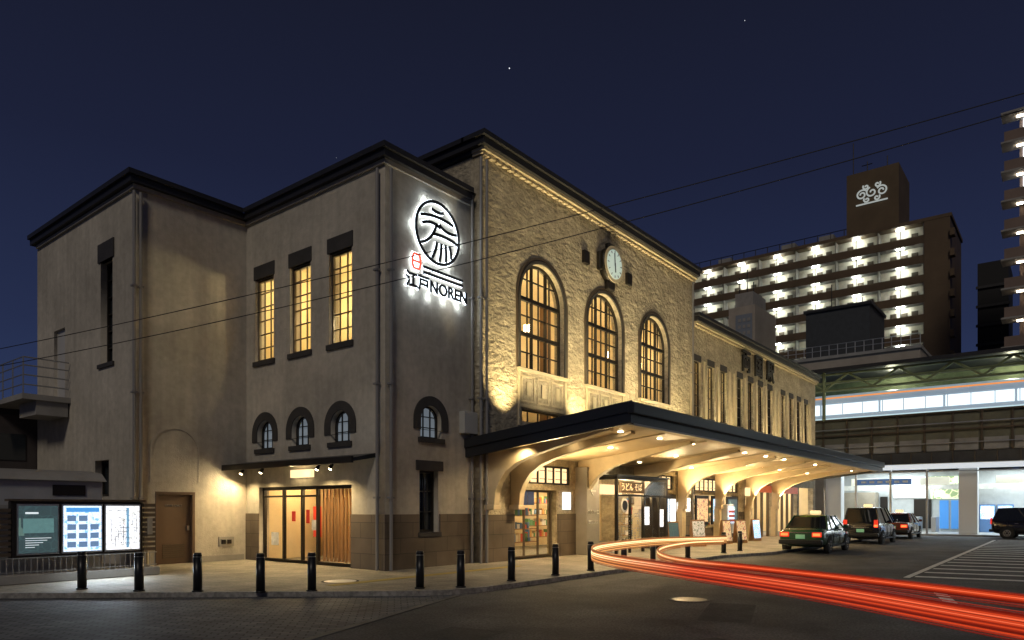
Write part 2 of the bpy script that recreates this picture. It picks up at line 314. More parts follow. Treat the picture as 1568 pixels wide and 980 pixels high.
for i,(a,b) in enumerate(arches):
    window('hall_arch_window_%d'%i,'Y',13.8,a,b,6.15,9.73,4,6,B,arch=True,fw=.1,bw=.045,rec=.16)
    c=(a+b)/2
    boxes('hall_window_heavy_bars_%d'%i,[ab('Y',13.8,a+.04,b-.04,.14,.24,7.28,7.4),ab('Y',13.8,a+.04,b-.04,.14,.24,8.42,8.5),ab('Y',13.8,c-.42,c-.36,.142,.242,6.2,9.6),ab('Y',13.8,c+.36,c+.42,.142,.242,6.2,9.6)],M['frame'],B)
    for k,(w,t) in enumerate([(.1,.05),(.22,.03)]):
        plate('hall_arch_moulding_%d_%d'%(i,k),'Y',13.8-t,A(a-w,b+w,6.15,9.73+w,28),[A(a-w+.09,b+w-.09,6.152,9.73+w-.09,28)],t+.02,M['frame2'] if k else M['darkstone'],B)
    boxes('hall_sill_%d'%i,[ab('Y',13.8,a-.15,b+.15,-.1,.15,6.05,6.15)],M['trim'],B)
    w=(b-a)/3
    L=[ab('Y',13.8,a-.12,a-.03,-.05,.05,4.3,6.05),ab('Y',13.8,b+.03,b+.12,-.05,.05,4.3,6.05),ab('Y',13.8,a,b,-.04,.03,4.9,5.0)]
    for k in range(3):
        u=a+k*w
        L+=[ab('Y',13.8,u+.07,u+w-.07,-.03,.03,5.88,5.94),ab('Y',13.8,u+.07,u+w-.07,-.03,.03,5.08,5.14),ab('Y',13.8,u+.07,u+.12,-.03,.03,5.14,5.88),ab('Y',13.8,u+w-.12,u+w-.07,-.03,.03,5.14,5.88),ab('Y',13.8,u+w/2-.1,u+w/2+.1,-.05,.03,5.3,5.74)]
    boxes('relief_panel_%d'%i,L,M['trim'],B,bevel=.01)
    window('hall_low_window_%d'%i,'Y',13.8,a+.1,b-.1,4.45,4.86,4,1,B,fm=M['frame2'],fw=.04)
def cornice(n,x0,x1,y,z):
    boxes(n+'_moulding',[(x0-.06,x1,y-.10,y+.3,z-.28,z-.2),(x0-.1,x1,y-.2,y+.3,z-.2,z-.1)],M['trim'],B)
    boxes(n+'_dentils',[(x0+.3*k,x0+.3*k+.16,y-.15,y-.02,z-.33,z-.282) for k in range(int((x1-x0)/.3))],M['trim'],B)
    boxes(n+'_coping',[(x0-.25,x1,y-.32,y+.5,z-.1,z+.1),(x0-.34,x1,y-.42,y+.5,z+.1,z+.24)],M['coping'],B)
cornice('hall_cornice',15.88,31.0,13.8,12.5)
boxes('hall_west_coping',[(15.63,16.4,14.3,26,12.4,12.6),(15.54,16.4,14.22,26,12.6,12.74),(15.78,16.2,14.1,26,12.3,12.4)],M['coping'],B)
mo('hall_roof',[(15.6,13.6,12.7),(31,13.6,12.7),(31,26,12.7),(15.6,26,12.7),(18.5,17,13.6),(28.5,17,13.6),(28.5,23,13.6),(18.5,23,13.6)],[(0,1,5,4),(1,2,6,5),(2,3,7,6),(3,0,4,7),(4,5,6,7)],M['rooftile'],B)
boxes('entrance_coping',[(12.2,15.63,13.92,14.5,10.82,11.0),(12.12,15.6,13.84,14.5,11.0,11.14),(12.2,12.8,14.5,20.58,10.823,11.003),(12.12,12.8,14.5,20.5,11.003,11.143),
  (8.75,12.2,20.58,21.2,10.826,11.006),(8.67,12.12,20.5,21.2,11.006,11.146),(8.75,9.3,21.2,28.5,10.829,11.009),(8.67,9.3,21.2,28.5,11.009,11.149)],M['coping'],B)
boxes('entrance_moulding',[(12.32,15.7,14.04,14.4,10.7,10.82),(12.323,12.7,14.4,20.7,10.7,10.82),(8.87,12.32,20.7,21,10.7,10.82),(8.873,9.3,21,28.3,10.7,10.82)],M['stonetrim'],B)
mo('entrance_roof',[(12.3,14,11.1),(20,14,11.1),(20,28.3,11.1),(12.3,28.3,11.1)],[(0,1,2,3)],M['rooftile'],B)
mo('wing_roof',[(8.8,20.7,11.08),(12.4,20.7,11.08),(12.4,28.3,11.08),(8.8,28.3,11.08)],[(0,1,2,3)],M['rooftile'],B)
ew=[31.55,33.15,34.75, 37.0,38.6,40.2,41.8, 44.2,45.8,47.4,49.0]
holes=[R(x-.36,x+.36,6.0,8.6) for x in ew]+[R(31.0,36.8,.75,2.3),R(31.0,36.8,2.45,3.08),R(38.4,42.5,0,3.0),R(43.0,47,0,3.0),R(47.5,50.7,0,3.0)]
plate('east_wing_facade','Y',13.87,R(30.8,51.2,ZB,10.3),holes,.35,M['facade'],B)
box('east_wing_end',50.9,51.2,14.22,26,ZB,10.3,M['facade'],B)
cornice('east_cornice',31.2,51.3,13.87,10.5)
mo('east_roof',[(30.9,13.7,10.7),(51.3,13.7,10.7),(51.3,26,10.7),(30.9,26,10.7)],[(0,1,2,3)],M['rooftile'],B)
for i,x in enumerate(ew):
    window('east_window_%d'%i,'Y',13.87,x-.36,x+.36,6.0,8.6,2,5,B,fm=M['frame'],fw=.05,rec=.08,gm=M['dglass'] if i in(3,6,9) else M['glass'])
    boxes('east_window_trim_%d'%i,[ab('Y',13.87,x-.42,x+.42,-.03,.07,8.6,8.9),ab('Y',13.87,x-.42,x+.42,-.05,.07,5.88,6.0)],M['darkstone'],B)
for g in(ew[:3],ew[3:7],ew[7:]):
    for k in range(len(g)+1):
        x=g[0]-.8+1.6*k
        mo('flared_pilaster',[(x-.07,13.80,8.7),(x+.07,13.80,8.7),(x+.07,13.9,8.7),(x-.07,13.9,8.7),(x-.15,13.75,5.2),(x+.15,13.75,5.2),(x+.15,13.9,5.2),(x-.15,13.9,5.2)],BF,M['trim'],B)
for i,ch in enumerate('両国駅'): text('station_name_%d'%i,ch,(37.6+i*1.95,13.74,9.5),1.3,M['frame'],B,ext=.05,off=.02)
ck=(23.2,13.8,10.85)
cyl('clock_case',(ck[0],13.8,ck[2]),(ck[0],13.52,ck[2]),.66,M['frame'],B,36); cyl('clock_ring',(ck[0],13.53,ck[2]),(ck[0],13.5,ck[2]),.68,M['trim'],B,36)
cyl('clock_face',(ck[0],13.5,ck[2]),(ck[0],13.485,ck[2]),.55,mat('clock_opal_glass',(.5,.55,.5),.3,emit=(.62,.8,.72),es=.45),B,36)
L=[]
for k in range(12):
    t=math.pi/6*k; r0,r1=.42,.51
    L.append(((ck[0]+r0*math.sin(t),13.475,ck[2]+r0*math.cos(t)),(ck[0]+r1*math.sin(t),13.475,ck[2]+r1*math.cos(t))))
rods('clock_marks',L,.014,M['signdark'],B); rods('clock_hands',[((ck[0],13.47,ck[2]-.05),(ck[0]-.03,13.47,ck[2]+.42)),((ck[0],13.465,ck[2]+.05),(ck[0]+.03,13.465,ck[2]-.3))],.02,M['signdark'],B)
boxes('clock_scrolls',[(ck[0]-.25,ck[0]+.25,13.6,13.8,ck[2]-.95,ck[2]-.62),(ck[0]-.22,ck[0]+.22,13.6,13.8,ck[2]+.62,ck[2]+.82),(ck[0]-.82,ck[0]-.62,13.62,13.8,ck[2]-.35,ck[2]+.35),(ck[0]+.62,ck[0]+.82,13.62,13.8,ck[2]-.35,ck[2]+.35)],M['frame'],B,bevel=.05)
boxes('facade_vents',[(21.4,21.75,13.68,13.8,10.5,10.95),(24.55,24.9,13.68,13.8,10.5,10.95)],M['frame'],B)
# ---- illuminated logo sign
SG=empty('illuminated_shop_sign')
def ribbons(name,lines,w,y0,y1,m,cx,cz,s):
    vs=[];fs=[]
    for ln in lines:
        pts=[Vector((cx+p[0]*s,cz+p[1]*s)) for p in ln]; k=len(vs)
        for i,p in enumerate(pts):
            a=pts[max(0,i-1)];b=pts[min(len(pts)-1,i+1)]; t=(b-a).normalized(); n=Vector((-t.y,t.x))*w/2
            for q in(p+n,p-n):
                vs.append((q.x,y0,q.y)); vs.append((q.x,y1,q.y))
        for i in range(len(pts)-1):
            a=k+4*i;b=a+4
            fs+=[(a,b,b+1,a+1),(a+2,a+3,b+3,b+2),(a,a+2,b+2,b),(a+1,b+1,b+3,a+3)]
        fs+=[(k,k+1,k+3,k+2),(len(vs)-4,len(vs)-2,len(vs)-1,len(vs)-3)]
    return mo(name,vs,fs,m,SG)
ring=[(math.cos(t*math.pi/24),math.sin(t*math.pi/24)) for t in range(49)]
def arc(pts,n=8):
    out=[]
    a,b,c=[Vector(p) for p in pts]
    for i in range(n+1):
        t=i/n; out.append(tuple(a*(1-t)**2+b*2*t*(1-t)+c*t*t))
    return out
lines=[ring,arc([(-.3,.72),(0,.62),(.25,.74)]),arc([(-.8,.38),(-.1,.62),(.72,.46)]),arc([(-.72,.14),(-.3,.36),(.1,.2)]),arc([(.05,.3),(.4,.06),(.88,.2)]),arc([(-.05,.3),(-.3,-.35),(-.78,-.5)]),arc([(-.25,-.08),(.4,.02),(.93,-.12)]),
 arc([(-.05,-.3),(-.1,-.6),(-.28,-.88)],5),arc([(.15,-.3),(.15,-.6),(.06,-.92)],5),arc([(.34,-.28),(.4,-.55),(.36,-.86)],5),arc([(.53,-.26),(.62,-.45),(.62,-.7)],5)]
ribbons('logo_front',lines,.085,14.0,14.03,M['signdark'],14.27,9.42,.86)
ribbons('logo_led',lines,.12,14.045,14.075,M['halo'],14.27,9.42,.86)
bars=[[(-.62,-.0),(1.0,-.0)],[(-.62,-.15),(1.0,-.15)]]
ribbons('bar_front',bars,.07,14.0,14.03,M['signdark'],14.3,8.33,1); ribbons('bar_led',bars,.09,14.045,14.075,M['halo'],14.3,8.33,1)
text('name_front','江戸NOREN',(14.25,14.0,7.83),.45,M['signdark'],SG,ext=.012,off=.014)
text('name_led','江戸NOREN',(14.25,14.06,7.83),.45,M['halo'],SG,ext=.012,off=.022)
ribbons('emblem_lantern',[arc([(-.1,-.2),(-.2,0),(-.1,.2)],5),arc([(.1,-.2),(.2,0),(.1,.2)],5),[(-.1,.2),(.1,.2)],[(-.1,-.2),(.1,-.2)],[(-.12,0),(.12,0)]],.05,13.99,14.03,M['redsign'],13.42,8.4,1)
plate('emblem_plate','Y',14.045,[(13.3,8.14),(13.54,8.14),(13.62,8.4),(13.54,8.66),(13.3,8.66),(13.22,8.4)],[],.03,M['halo'],SG)
for k in range(6):
    t=2*math.pi*k/6; light('ring_led_%d'%k,'POINT',(14.27+.95*math.cos(t),14.0,9.42+.95*math.sin(t)),3,(.8,.92,1),SG,size=.04)
for k in range(4): light('text_led_%d'%k,'POINT',(13.35+k*.6,14.0,7.56),3,(.8,.92,1),SG,size=.04)

# ---- interiors
def room(n,x0,x1,y0,y1,z0,z1,wm,fm):
    t=.05
    boxes(n+'_back',[(x0,x1,y1,y1+t,z0,z1)],wm,B)
    boxes(n+'_ends',[(x0-t,x0,y0,y1,z0,z1),(x1,x1+t,y0,y1,z0,z1)],wm,B)
    boxes(n+'_ceiling',[(x0,x1,y0,y1,z1,z1+t)],wm,B); boxes(n+'_floor',[(x0,x1,y0,y1,z0-t,z0)],fm,B)
room('hall_upper_room',16.3,30.4,14.22,18.5,4.2,10.6,M['roomcream'],M['roomdark'])
for i,x in enumerate((18.0,21.6,25.2,28.8)):
    light('hall_lamp_%d'%i,'POINT',(x,16.3,8.7),150,(1,.78,.42),B,size=.15)
for i,x in enumerate((17.3,20.1,22.9,25.7,28.5)):
    cyl('hall_pendant_%d'%i,(x,15.3,8.0),(x,15.3,8.22),.11,M['warm'],B,12); rods('hall_pendant_rod_%d'%i,[((x,15.3,8.2),(x,15.3,10.6))],.012,M['frame'],B)
boxes('hall_inner_piers',[(x-.15,x+.15,18.1,18.5,4.2,10.6) for x in(17.6,20.2,22.8,25.4,28)]+[(16.3,30.4,18.2,18.5,7.0,7.15)],M['roomdark'],B)
boxes('hall_mezzanine',[(16.3,30.4,17.2,17.3,6.3,6.8)],M['roomdark'],B)
boxes('west_upper_room',[(15.3,15.35,14.6,20.7,5.8,9.8),(12.8,15.3,14.55,14.6,5.8,9.8),(12.8,15.3,20.7,20.75,5.8,9.8),(12.8,15.3,14.6,20.7,9.8,9.85),(12.8,15.3,14.6,20.7,5.75,5.8)],M['roomcream'],B)
for i,y in enumerate((16.3,19.2)): light('west_room_lamp_%d'%i,'POINT',(13.9,y,8.6),140,(1,.82,.44),B,size=.12)
cyl('west_pendant',(13.3,15.9,7.55),(13.3,15.9,7.7),.08,M['warm'],B,12)
room('east_upper_room',31,51,14.3,16.5,5.5,9.5,M['roomcream'],M['roomdark'])
for x in(33,43): light('east_lamp','POINT',(x,15.3,8),150,(1,.76,.38),B,size=.15)
room('shop_room',16.3,50.8,14.25,18.5,0.01,3.2,M['roomcream'],M['kerb'])
for i,x in enumerate((18.3,23,27.3,32,36,40.5,45,49)): light('shop_lamp_%d'%i,'POINT',(x,16.2,2.8),190 if x<38 else 210,(1,.76,.42) if x<38 else (1,.88,.7),B,size=.15)
goods=[mat('goods_%d'%i,c,.5) for i,c in enumerate([(.6,.1,.06),(.7,.6,.4),(.1,.2,.4),(.65,.35,.1),(.75,.72,.68),(.12,.3,.12)])]
GL=[[] for _ in goods]
for (x0,x1) in((18.4,19.7),(22.2,25.8),(26.6,28.6),(31.3,36.5),(38.6,42.3)):
    for z in(.5,.95,1.4,1.85):
        x=x0
        while x<x1-.15:
            w=random.uniform(.07,.16); yy=14.75 if x0<21 or 26<x0<37 else 16.9
            GL[random.randrange(6)].append((x,x+w*.85,yy,yy+.2,z,z+random.uniform(.12,.3))); x+=w+.02
for g,l in zip(goods,GL): boxes('shelf_goods',l,g,B)
boxes('shop_shelves',[(x0,x1,14.65,15.1,z-.03,z) for (x0,x1) in((18.3,19.8),(26.5,28.7),(31.2,36.6)) for z in(.5,.95,1.4,1.85)]+[(x0,x1,16.8,17.2,z-.03,z) for (x0,x1) in((22.1,25.9),(38.5,42.4)) for z in(.5,.95,1.4,1.85)],M['wood'],B)
window('shop_window_a','Y',13.8,17.5,19.8,0.02,2.25,3,1,B,fm=M['frame2'],rec=.2,bw=.08)
def transom(n,y,x0,x1,k):
    window(n,'Y',y,x0,x1,2.45,3.08,k,1,B,fm=M['frame'],fw=.06,bw=.07,rec=.08,gm=M['warm2'])
    boxes(n+'_lattice',[(x0+(x1-x0)*(i+.5)/k-.17,x0+(x1-x0)*(i+.5)/k+.17,y+.06,y+.075,z,z+.02) for i in range(k) for z in(2.62,2.9)],M['frame'],B)
transom('transom_a',13.8,17.5,20.7,7); transom('transom_b',13.8,26.35,28.9,5); transom('transom_c',13.87,31,36.8,11)
boxes('lobby_frame',[(22.0,22.1,12.7,12.8,0,2.78),(24.0,24.08,12.7,12.8,0,2.7),(25.9,26,12.7,12.8,0,2.78),(22,26,12.695,12.805,2.68,2.8),(22,26,12.72,12.78,2.08,2.14),(22,22.08,12.8,13.8,2.68,2.8),(26.0,26.05,12.7,13.8,0,2.8),(24.7,24.74,12.7,12.8,0,2.1),(23.0,23.05,12.7,12.8,0,2.1),(25.3,25.35,12.7,12.8,0,2.1)],M['frame'],B)
boxes('lobby_glass',[(22.05,25.95,12.745,12.755,0,2.68),(22.03,22.042,12.8,13.8,0,2.7)],M['glass'],B)
box('lobby_roof',21.95,26.1,12.65,13.8,2.8,2.86,M['canopy'],B)
P1=postermat('poster_map',(.75,.85,.95),(.15,.35,.7),26,1.4,1,.4); P2=postermat('poster_white',(.85,.9,.95),(.5,.4,.4),30,1.5,2,.35); P3=postermat('poster_dark',(.06,.10,.11),(.07,.13,.14),5,.55,3,.35); P4=postermat('poster_cream',(.7,.55,.3),(.3,.05,.03),14,.8,5); P5=postermat('poster_blue',(.25,.5,.85),(.9,.9,.9),12,1.2,7)
box('lobby_sign_band',22.1,24.0,12.66,12.69,2.2,2.6,M['roomdark'],B); text('lobby_sign','うどん そば',(23,12.65,2.4),.3,M['warm2'],B,ext=.004)
cyl('lobby_logo',(22.6,12.735,1.75),(22.6,12.72,1.75),.26,M['white'],B,20); cyl('lobby_logo_in',(22.6,12.72,1.75),(22.6,12.71,1.75),.18,M['signdark'],B,20)
lp=[]
for i in range(9):
    for j in range(14):
        if random.random()<.75: lp.append((22.15+i*.2,22.23+i*.2,12.73,12.74,.25+j*.09,.29+j*.09))
boxes('lobby_glass_pattern',lp,M['metal'],B)
light('lobby_fill','POINT',(24,13.5,2.5),70,(1,.82,.55),B,size=.1)  # added ceiling light to lift the dim lobby
light('lobby_back_fill','POINT',(25,14.9,2.7),100,(1,.82,.55),B,size=.1)  # second added light, lifts the dark space behind the lobby opening
boxes('lobby_posters',[(24.15,24.6,12.765,12.77,1.0,1.7),(25.4,25.8,12.765,12.77,.9,1.6)],P2,B)
boxes('lobby_inner_sign',[(22.3,25.7,14.6,14.65,2.2,2.6)],M['warm2'],B)
boxes('wall_notices',[(29.1,29.35,13.74,13.76,1.5,1.9),(30.0,30.5,13.74,13.76,1.5,2.1),(20.1,20.6,13.74,13.76,1.6,2.2)],P2,B)
boxes('noren_curtain',[(17.6+.36*i,17.93+.36*i,13.9,13.92,1.75,2.2) for i in range(3)],mat('noren_indigo',(.04,.06,.16),.8),B)
boxes('east_shop_fascia',[(38.4,42.5,13.8,13.86,2.55,2.95),(43,47,13.8,13.86,2.55,2.95)],mat('shop_fascia_red',(.4,.05,.03),.5,emit=(1,.25,.1),es=.25,var=.4,vscale=3),B)
boxes('east_shop_columns',[(x,x+.12,13.82,13.95,0,3.0) for x in(39.4,40.4,41.4,44,45,46)],M['frame2'],B)
box('guide_pillar',20.95,21.8,13.3,13.8,0,3.1,M['stonetrim'],B,bevel=.02)
text('guide_arrow','←',(21.35,13.29,2.25),.5,M['white'],B); text('guide_text','↑↓ WC',(21.35,13.29,1.5),.2,M['white'],B); text('guide_text_b','出口 EXIT',(21.35,13.29,1.15),.15,M['white'],B)
boxes('facade_dado',[(15.88,17.45,13.76,13.8,0,1.45),(19.85,20.95,13.76,13.8,0,1.45),(28.95,30.8,13.76,13.8,0,1.45),(31,36.8,13.82,13.87,0,.7),(36.85,38.35,13.82,13.87,0,1.45)],M['dado'],B)
boxes('poster_frames',[(26.4,28.9,13.7,13.76,.5,2.25)],M['frame'],B)
for i,(a,m) in enumerate([(26.45,P5),(27.05,P2),(27.65,P1),(28.3,P2)]): box('lit_poster_%d'%i,a,a+.52,13.67,13.7,.75+.1*(i%2),2.05,m,B)
for i,x in enumerate((31.2,33.1,35.0)):
    box('display_frame_%d'%i,x,x+1.5,13.78,13.84,.85,2.25,M['frame'],B); box('display_%d'%i,x+.15,x+1.35,13.76,13.78,1.0,2.1,(P4,P5,P3)[i],B)
box('hanging_lantern_a',29.7,29.95,13.45,13.7,2.3,2.75,M['warm2'],B,bevel=.03); box('hanging_lantern_b',37.4,37.65,13.5,13.75,2.3,2.75,M['warm2'],B,bevel=.03)
boxes('west_door_frame',[ab('X',12.4,15.5,20.05,.12,.22,2.2,2.3)]+[ab('X',12.4,y,y+.07,.12,.22,0,2.2) for y in(15.5,17.2,17.95,18.9,19.96)]+[ab('X',12.4,15.5,20.05,.13,.2,0,.09),ab('X',12.4,17.2,20.05,.13,.2,1.98,2.04)],M['frame'],B)
boxes('west_door_glass',[ab('X',12.4,15.55,20,.16,.17,.05,2.2)],M['glass'],B)
boxes('west_door_lattice',[ab('X',12.4,15.6+i*.17,15.65+i*.17,.3,.36,.1,2.2) for i in range(10)],M['wood'],B)
boxes('west_vestibule',[(15.6,15.65,15.4,20.1,0.01,2.6),(12.75,15.6,15.3,15.35,0.01,2.6),(12.75,15.6,20.1,20.15,.01,2.6),(12.75,15.6,15.35,20.1,2.6,2.65)],M['roomcream'],B)
boxes('west_inner_partition',[(14.3,14.4,15.4+i*.6,15.46+i*.6,0.01,2.6) for i in range(8)]+[(14.2,14.3,16.5,18.4,.0,1.1)],M['wood'],B)
boxes('west_inner_screen',[(14.45,14.5,18.3,19.5,.02,2.0)],M['roomdark'],B)
light('west_door_lamp','POINT',(13.6,16.6,2.3),75,(1,.72,.36),B,size=.1); light('west_door_lamp_b','POINT',(13.6,19.2,2.3),70,(1,.72,.36),B,size=.1)
boxes('vestibule_goods',[(14.9,15.5,15.5+.42*i,15.85+.42*i,.02,random.uniform(.7,1.5)) for i in range(10)],goods[1],B,bevel=.02)
boxes('vestibule_red_sign',[(15.55,15.6,16.9,17.5,1.5,2.2),(14.1,14.2,19.3,19.6,.7,1.7)],mat('red_banner',(.65,.05,.03),.5,emit=(1,.1,.05),es=.2),B)
boxes('door_stickers',[ab('X',12.4,17.62,17.78,.14,.15,1.2,1.6),ab('X',12.4,18.32,18.5,.14,.15,1.25,1.55)],mat('red_sticker',(.6,.04,.03),.5),B)
boxes('door_notices',[ab('X',12.4,17.3,17.5,.14,.15,1.0,1.3),ab('X',12.4,19.2,19.6,.14,.15,.5,.9)],M['white'],B)
mo('entrance_canopy',[(11.62,14.5,2.86),(12.4,14.5,3.0),(12.4,20.78,3.0),(11.62,20.78,2.86),(11.62,14.5,2.95),(12.4,14.5,3.12),(12.4,20.78,3.12),(11.62,20.78,2.95)],BF,M['canopy'],B)
box('entrance_canopy_gutter',11.55,11.618,14.45,20.78,2.82,2.99,M['frame'],B)
box('sign_lightbox',12.28,12.4,17.2,18.2,2.55,2.78,M['warm2'],B)
light('lightbox_lamp','POINT',(12.0,17.7,2.66),14,(1,.75,.38),B,size=.08)
for i,y in enumerate((15.9,16.5,19.3,20.4)):
    cyl('canopy_spot_%d'%i,(12.05,y,2.86),(11.98,y,2.72),.05,M['frame'],B,10); cyl('canopy_spot_lens_%d'%i,(11.98,y,2.72),(11.977,y,2.715),.045,M['downl'],B,10)
    light('canopy_spot_light_%d'%i,'SPOT',(11.95,y,2.68),160,(1,.74,.36),B,size=.05,tgt=(11.4,y-.2,0),spot=150,blend=.8)
light('wing_floodlight','SPOT',(11.75,20.2,2.66),60,(1,.78,.42),B,size=.06,tgt=(10.6,20.78,1.6),spot=150,blend=.9)
LD=empty('fire_escape_landing')
boxes('deck',[(7.6,8.95,25.4,27.2,5.05,5.22),(7.6,8.9,27.2,34,5.052,5.2)],M['conc'],LD)
prism('soffit_bracket',[(8.0,25.5),(8.9,25.5),(8.9,27),(8.0,27)],4.6,5.05,M['conc'],LD)
rl=[]
for z in(5.5,5.8,6.1,6.35): rl+=[((7.63,25.43,z),(7.63,34,z)),((7.63,25.43,z),(8.9,25.43,z))]
for y in[25.43+i*.95 for i in range(10)]: rl.append(((7.63,y,5.1),(7.63,y,6.35)))
rods('railing',rl,.022,M['metal'],LD)

# ---- big canopy
C=empty('station_canopy')
f=lambda y:3.17+(13.8-y)/(13.8-8.54)*.58
def can(x0,x1,ya,yb,da,db,m,n):
    return mo(n,[(x0,ya,f(ya)+da),(x1,ya,f(ya)+da),(x1,yb,f(yb)+da),(x0,yb,f(yb)+da),(x0,ya,f(ya)+db),(x1,ya,f(ya)+db),(x1,yb,f(yb)+db),(x0,yb,f(yb)+db)],BF,m,C)
can(15.62,45.2,8.7,13.795,.14,.42,M['soffit'],'soffit'); can(15.63,45.19,8.72,13.79,.425,.5,M['canopy'],'roof_sheet')
can(15.5,15.62,8.55,14.1,.02,.52,M['canopy'],'west_fascia'); can(15.45,15.5,8.5,14.1,.30,.57,M['canopy'],'west_fascia_lip'); can(45.2,45.3,8.55,13.8,.02,.52,M['canopy'],'east_fascia')
f0=3.75
box('front_fascia',15.62,45.2,8.56,8.7,f0,f0+.3,M['canopy'],C); box('front_gutter',15.44,45.31,8.44,8.62,f0+.24,f0+.54,M['canopy'],C,bevel=.03); box('fascia_edge_trim',15.63,45.19,8.53,8.565,f0-.03,f0+.02,M['pipe'],C)
can(15.63,45.19,8.75,8.95,.05,.139,M['bracket'],'edge_beam')
for i,x in enumerate([18.6+3.0*k for k in range(9)]): can(x-.02,x+.02,8.96,13.78,.11,.142,M['bracket'],'soffit_joint_%d'%i)
for i,x in enumerate((16.15,17.35,21.2,25.3,29.3,33.5,37.7,41.9)):
    top=[(13.75,f(13.75)+.14),(9.5,f(9.5)+.14)]
    low=[(9.5,f(9.5)+.06),(10.4,f(10.4)-.03),(11.4,f(11.4)-.13),(12.1,f(12.1)-.22),(12.6,f(12.6)-.34),(13.0,f(13.0)-.54),(13.25,f(13.25)-.82),(13.38,f(13.4)-1.1),(13.42,1.75),(13.75,1.75)]
    poly=top+low; n=len(poly); w=.12
    vs=[(x-w,y,z) for y,z in poly]+[(x+w,y,z) for y,z in poly]
    mo('curved_bracket_%d'%i,vs,[tuple(range(n)),tuple(range(n,2*n))]+[(k,(k+1)%n,n+(k+1)%n,n+k) for k in range(n)],M['bracket'],C,bevel=.012)
    box('bracket_foot_%d'%i,x-.17,x+.17,13.4,13.8,1.6,1.75,M['bracket'],C,bevel=.02)
    if i>2: box('bracket_pilaster_%d'%i,x-.2,x+.2,13.5,13.8,0,1.6,M['bracket'],C,bevel=.02)
k=0
for x in [17.0+2.35*i for i in range(12)]:
    for y in(9.7,11.4,12.9):
        if random.random()<.15: continue
        z=f(y)+.13
        cyl('downlight_%d'%k,(x,y,z),(x,y,z-.015),.07,M['downl'],C,14); k+=1
for i in range(7):
    x=18+4*i
    light('downlight_beam_%d'%i,'SPOT',(x,12.0,f(12)+.05),400,(1,.75,.40),C,size=.12,tgt=(x,12.0,0),spot=155,blend=.6)
for i in range(6):
    x=18.7+4.7*i
    light('canopy_wash_%d'%i,'AREA',(x,13.2,2.2),165,(1,.74,.37),C,tgt=(x,10.6,4.2),sx=1.6,sy=.15)  # added area lights with no fixtures, they brighten soffit and brackets
light('bracket_side_fill','SPOT',(15.8,12.2,f(12.2)+.05),90,(1,.74,.38),C,size=.08,tgt=(15.8,12.4,0),spot=150,blend=.6)  # added spot with no fixture, lights the outer side of the first bracket
for i,x in enumerate((16.9,21.0,25.05,29.2)):
    box('uplight_%d'%i,x-.15,x+.15,12.95,13.15,3.8,4.0,M['frame'],C)
    light('uplight_beam_%d'%i,'SPOT',(x,13.15,4.05),1150,(1,.78,.39),C,size=.06,tgt=(x,13.7,9.5),spot=85,blend=1)
for i,x in enumerate((19,23,27)): light('uplight_fill_%d'%i,'SPOT',(x,11.6,4.3),1000,(1,.81,.47),C,size=.2,tgt=(x,13.8,10.5),spot=120,blend=1)
for g in(ew[:3],ew[3:7],ew[7:]):
    for k in range(len(g)+1):
        x=g[0]-.8+1.6*k
        light('wing_uplight','SPOT',(x,13.2,4.2),170,(1,.77,.37),C,size=.06,tgt=(x,13.62,7.5),spot=95,blend=.9)
for x in(34,41,48): light('wing_fill','SPOT',(x,11.6,4.3),680,(1,.79,.42),C,size=.2,tgt=(x,13.8,9),spot=130,blend=1)

# ------------------------------------------------------------ bollards
for (x,y) in [(5.76,15.77),(6.33,14.51),(7.0,13.49),(7.71,12.42),(8.47,11.82),(10.13,10.47),(10.8,9.95),(12.47,9.93),(14.21,9.93),(15.83,9.93),(17.63,9.95),(19.42,9.96),(21.9,9.96),(25.0,9.96),(26.6,9.96)]:
    e=empty('bollard',(x,y,0),random.uniform(-.1,.1))
    cyl('post',(0,0,0),(0,0,.68),.085,M['boll'],e,20); cyl('cap_band',(0,0,.68),(0,0,.70),.078,M['band'],e,20); cyl('cap',(0,0,.70),(0,0,.77),.085,M['boll'],e,20,r2=.07); cyl('base_ring',(0,0,0),(0,0,.03),.11,M['boll'],e,20)

# ------------------------------------------------------------ info boards
I=empty('information_board')
Y=17.9
box('stone_base',3.2,8.25,Y-.15,Y+.25,0,.2,M['conc'],I,bevel=.02)
box('cabinet',5.15,7.9,Y,Y+.22,.56,1.8,M['frame'],I,bevel=.02)
box('cabinet_top',5.1,7.95,Y-.04,Y+.26,1.8,1.85,M['frame2'],I)
boxes('cabinet_wing',[(3.2,5.1,Y+.02,Y+.2,.58,1.72)],M['conc'],I)
boxes('slats',[(3.2,5.14,Y-.01,Y+.02,.6+.12*i,.68+.12*i) for i in range(9)]+[(7.92,8.2,Y-.01,Y+.06,.6+.12*i,.68+.12*i) for i in range(10)],M['frame2'],I)
box('side_notice',8.0,8.12,Y-.03,Y-.01,1.0,1.4,M['stonetrim'],I)
for a,b,m in((5.28,6.03,P3),(6.15,6.94,P1),(7.05,7.80,P2)):
    box('panel_border',a-.03,b+.03,Y-.02,Y,.62,1.74,M['metal'],I); box('lit_panel',a,b,Y-.035,Y-.02,.66,1.7,m,I)
PH=mat('panel_paper',(.8,.85,.85),.5,emit=(.85,.95,1),es=.8); box('panel_header',6.2,6.89,Y-.04,Y-.035,1.56,1.66,mat('panel_blue',(.05,.25,.6),.5,emit=(.1,.4,.9),es=.8),I)
box('photo_print',5.36,5.95,Y-.04,Y-.035,1.1,1.42,mat('print_teal',(.05,.12,.12),.4,emit=(.2,.4,.4),es=.5,var=.8,vscale=7),I)
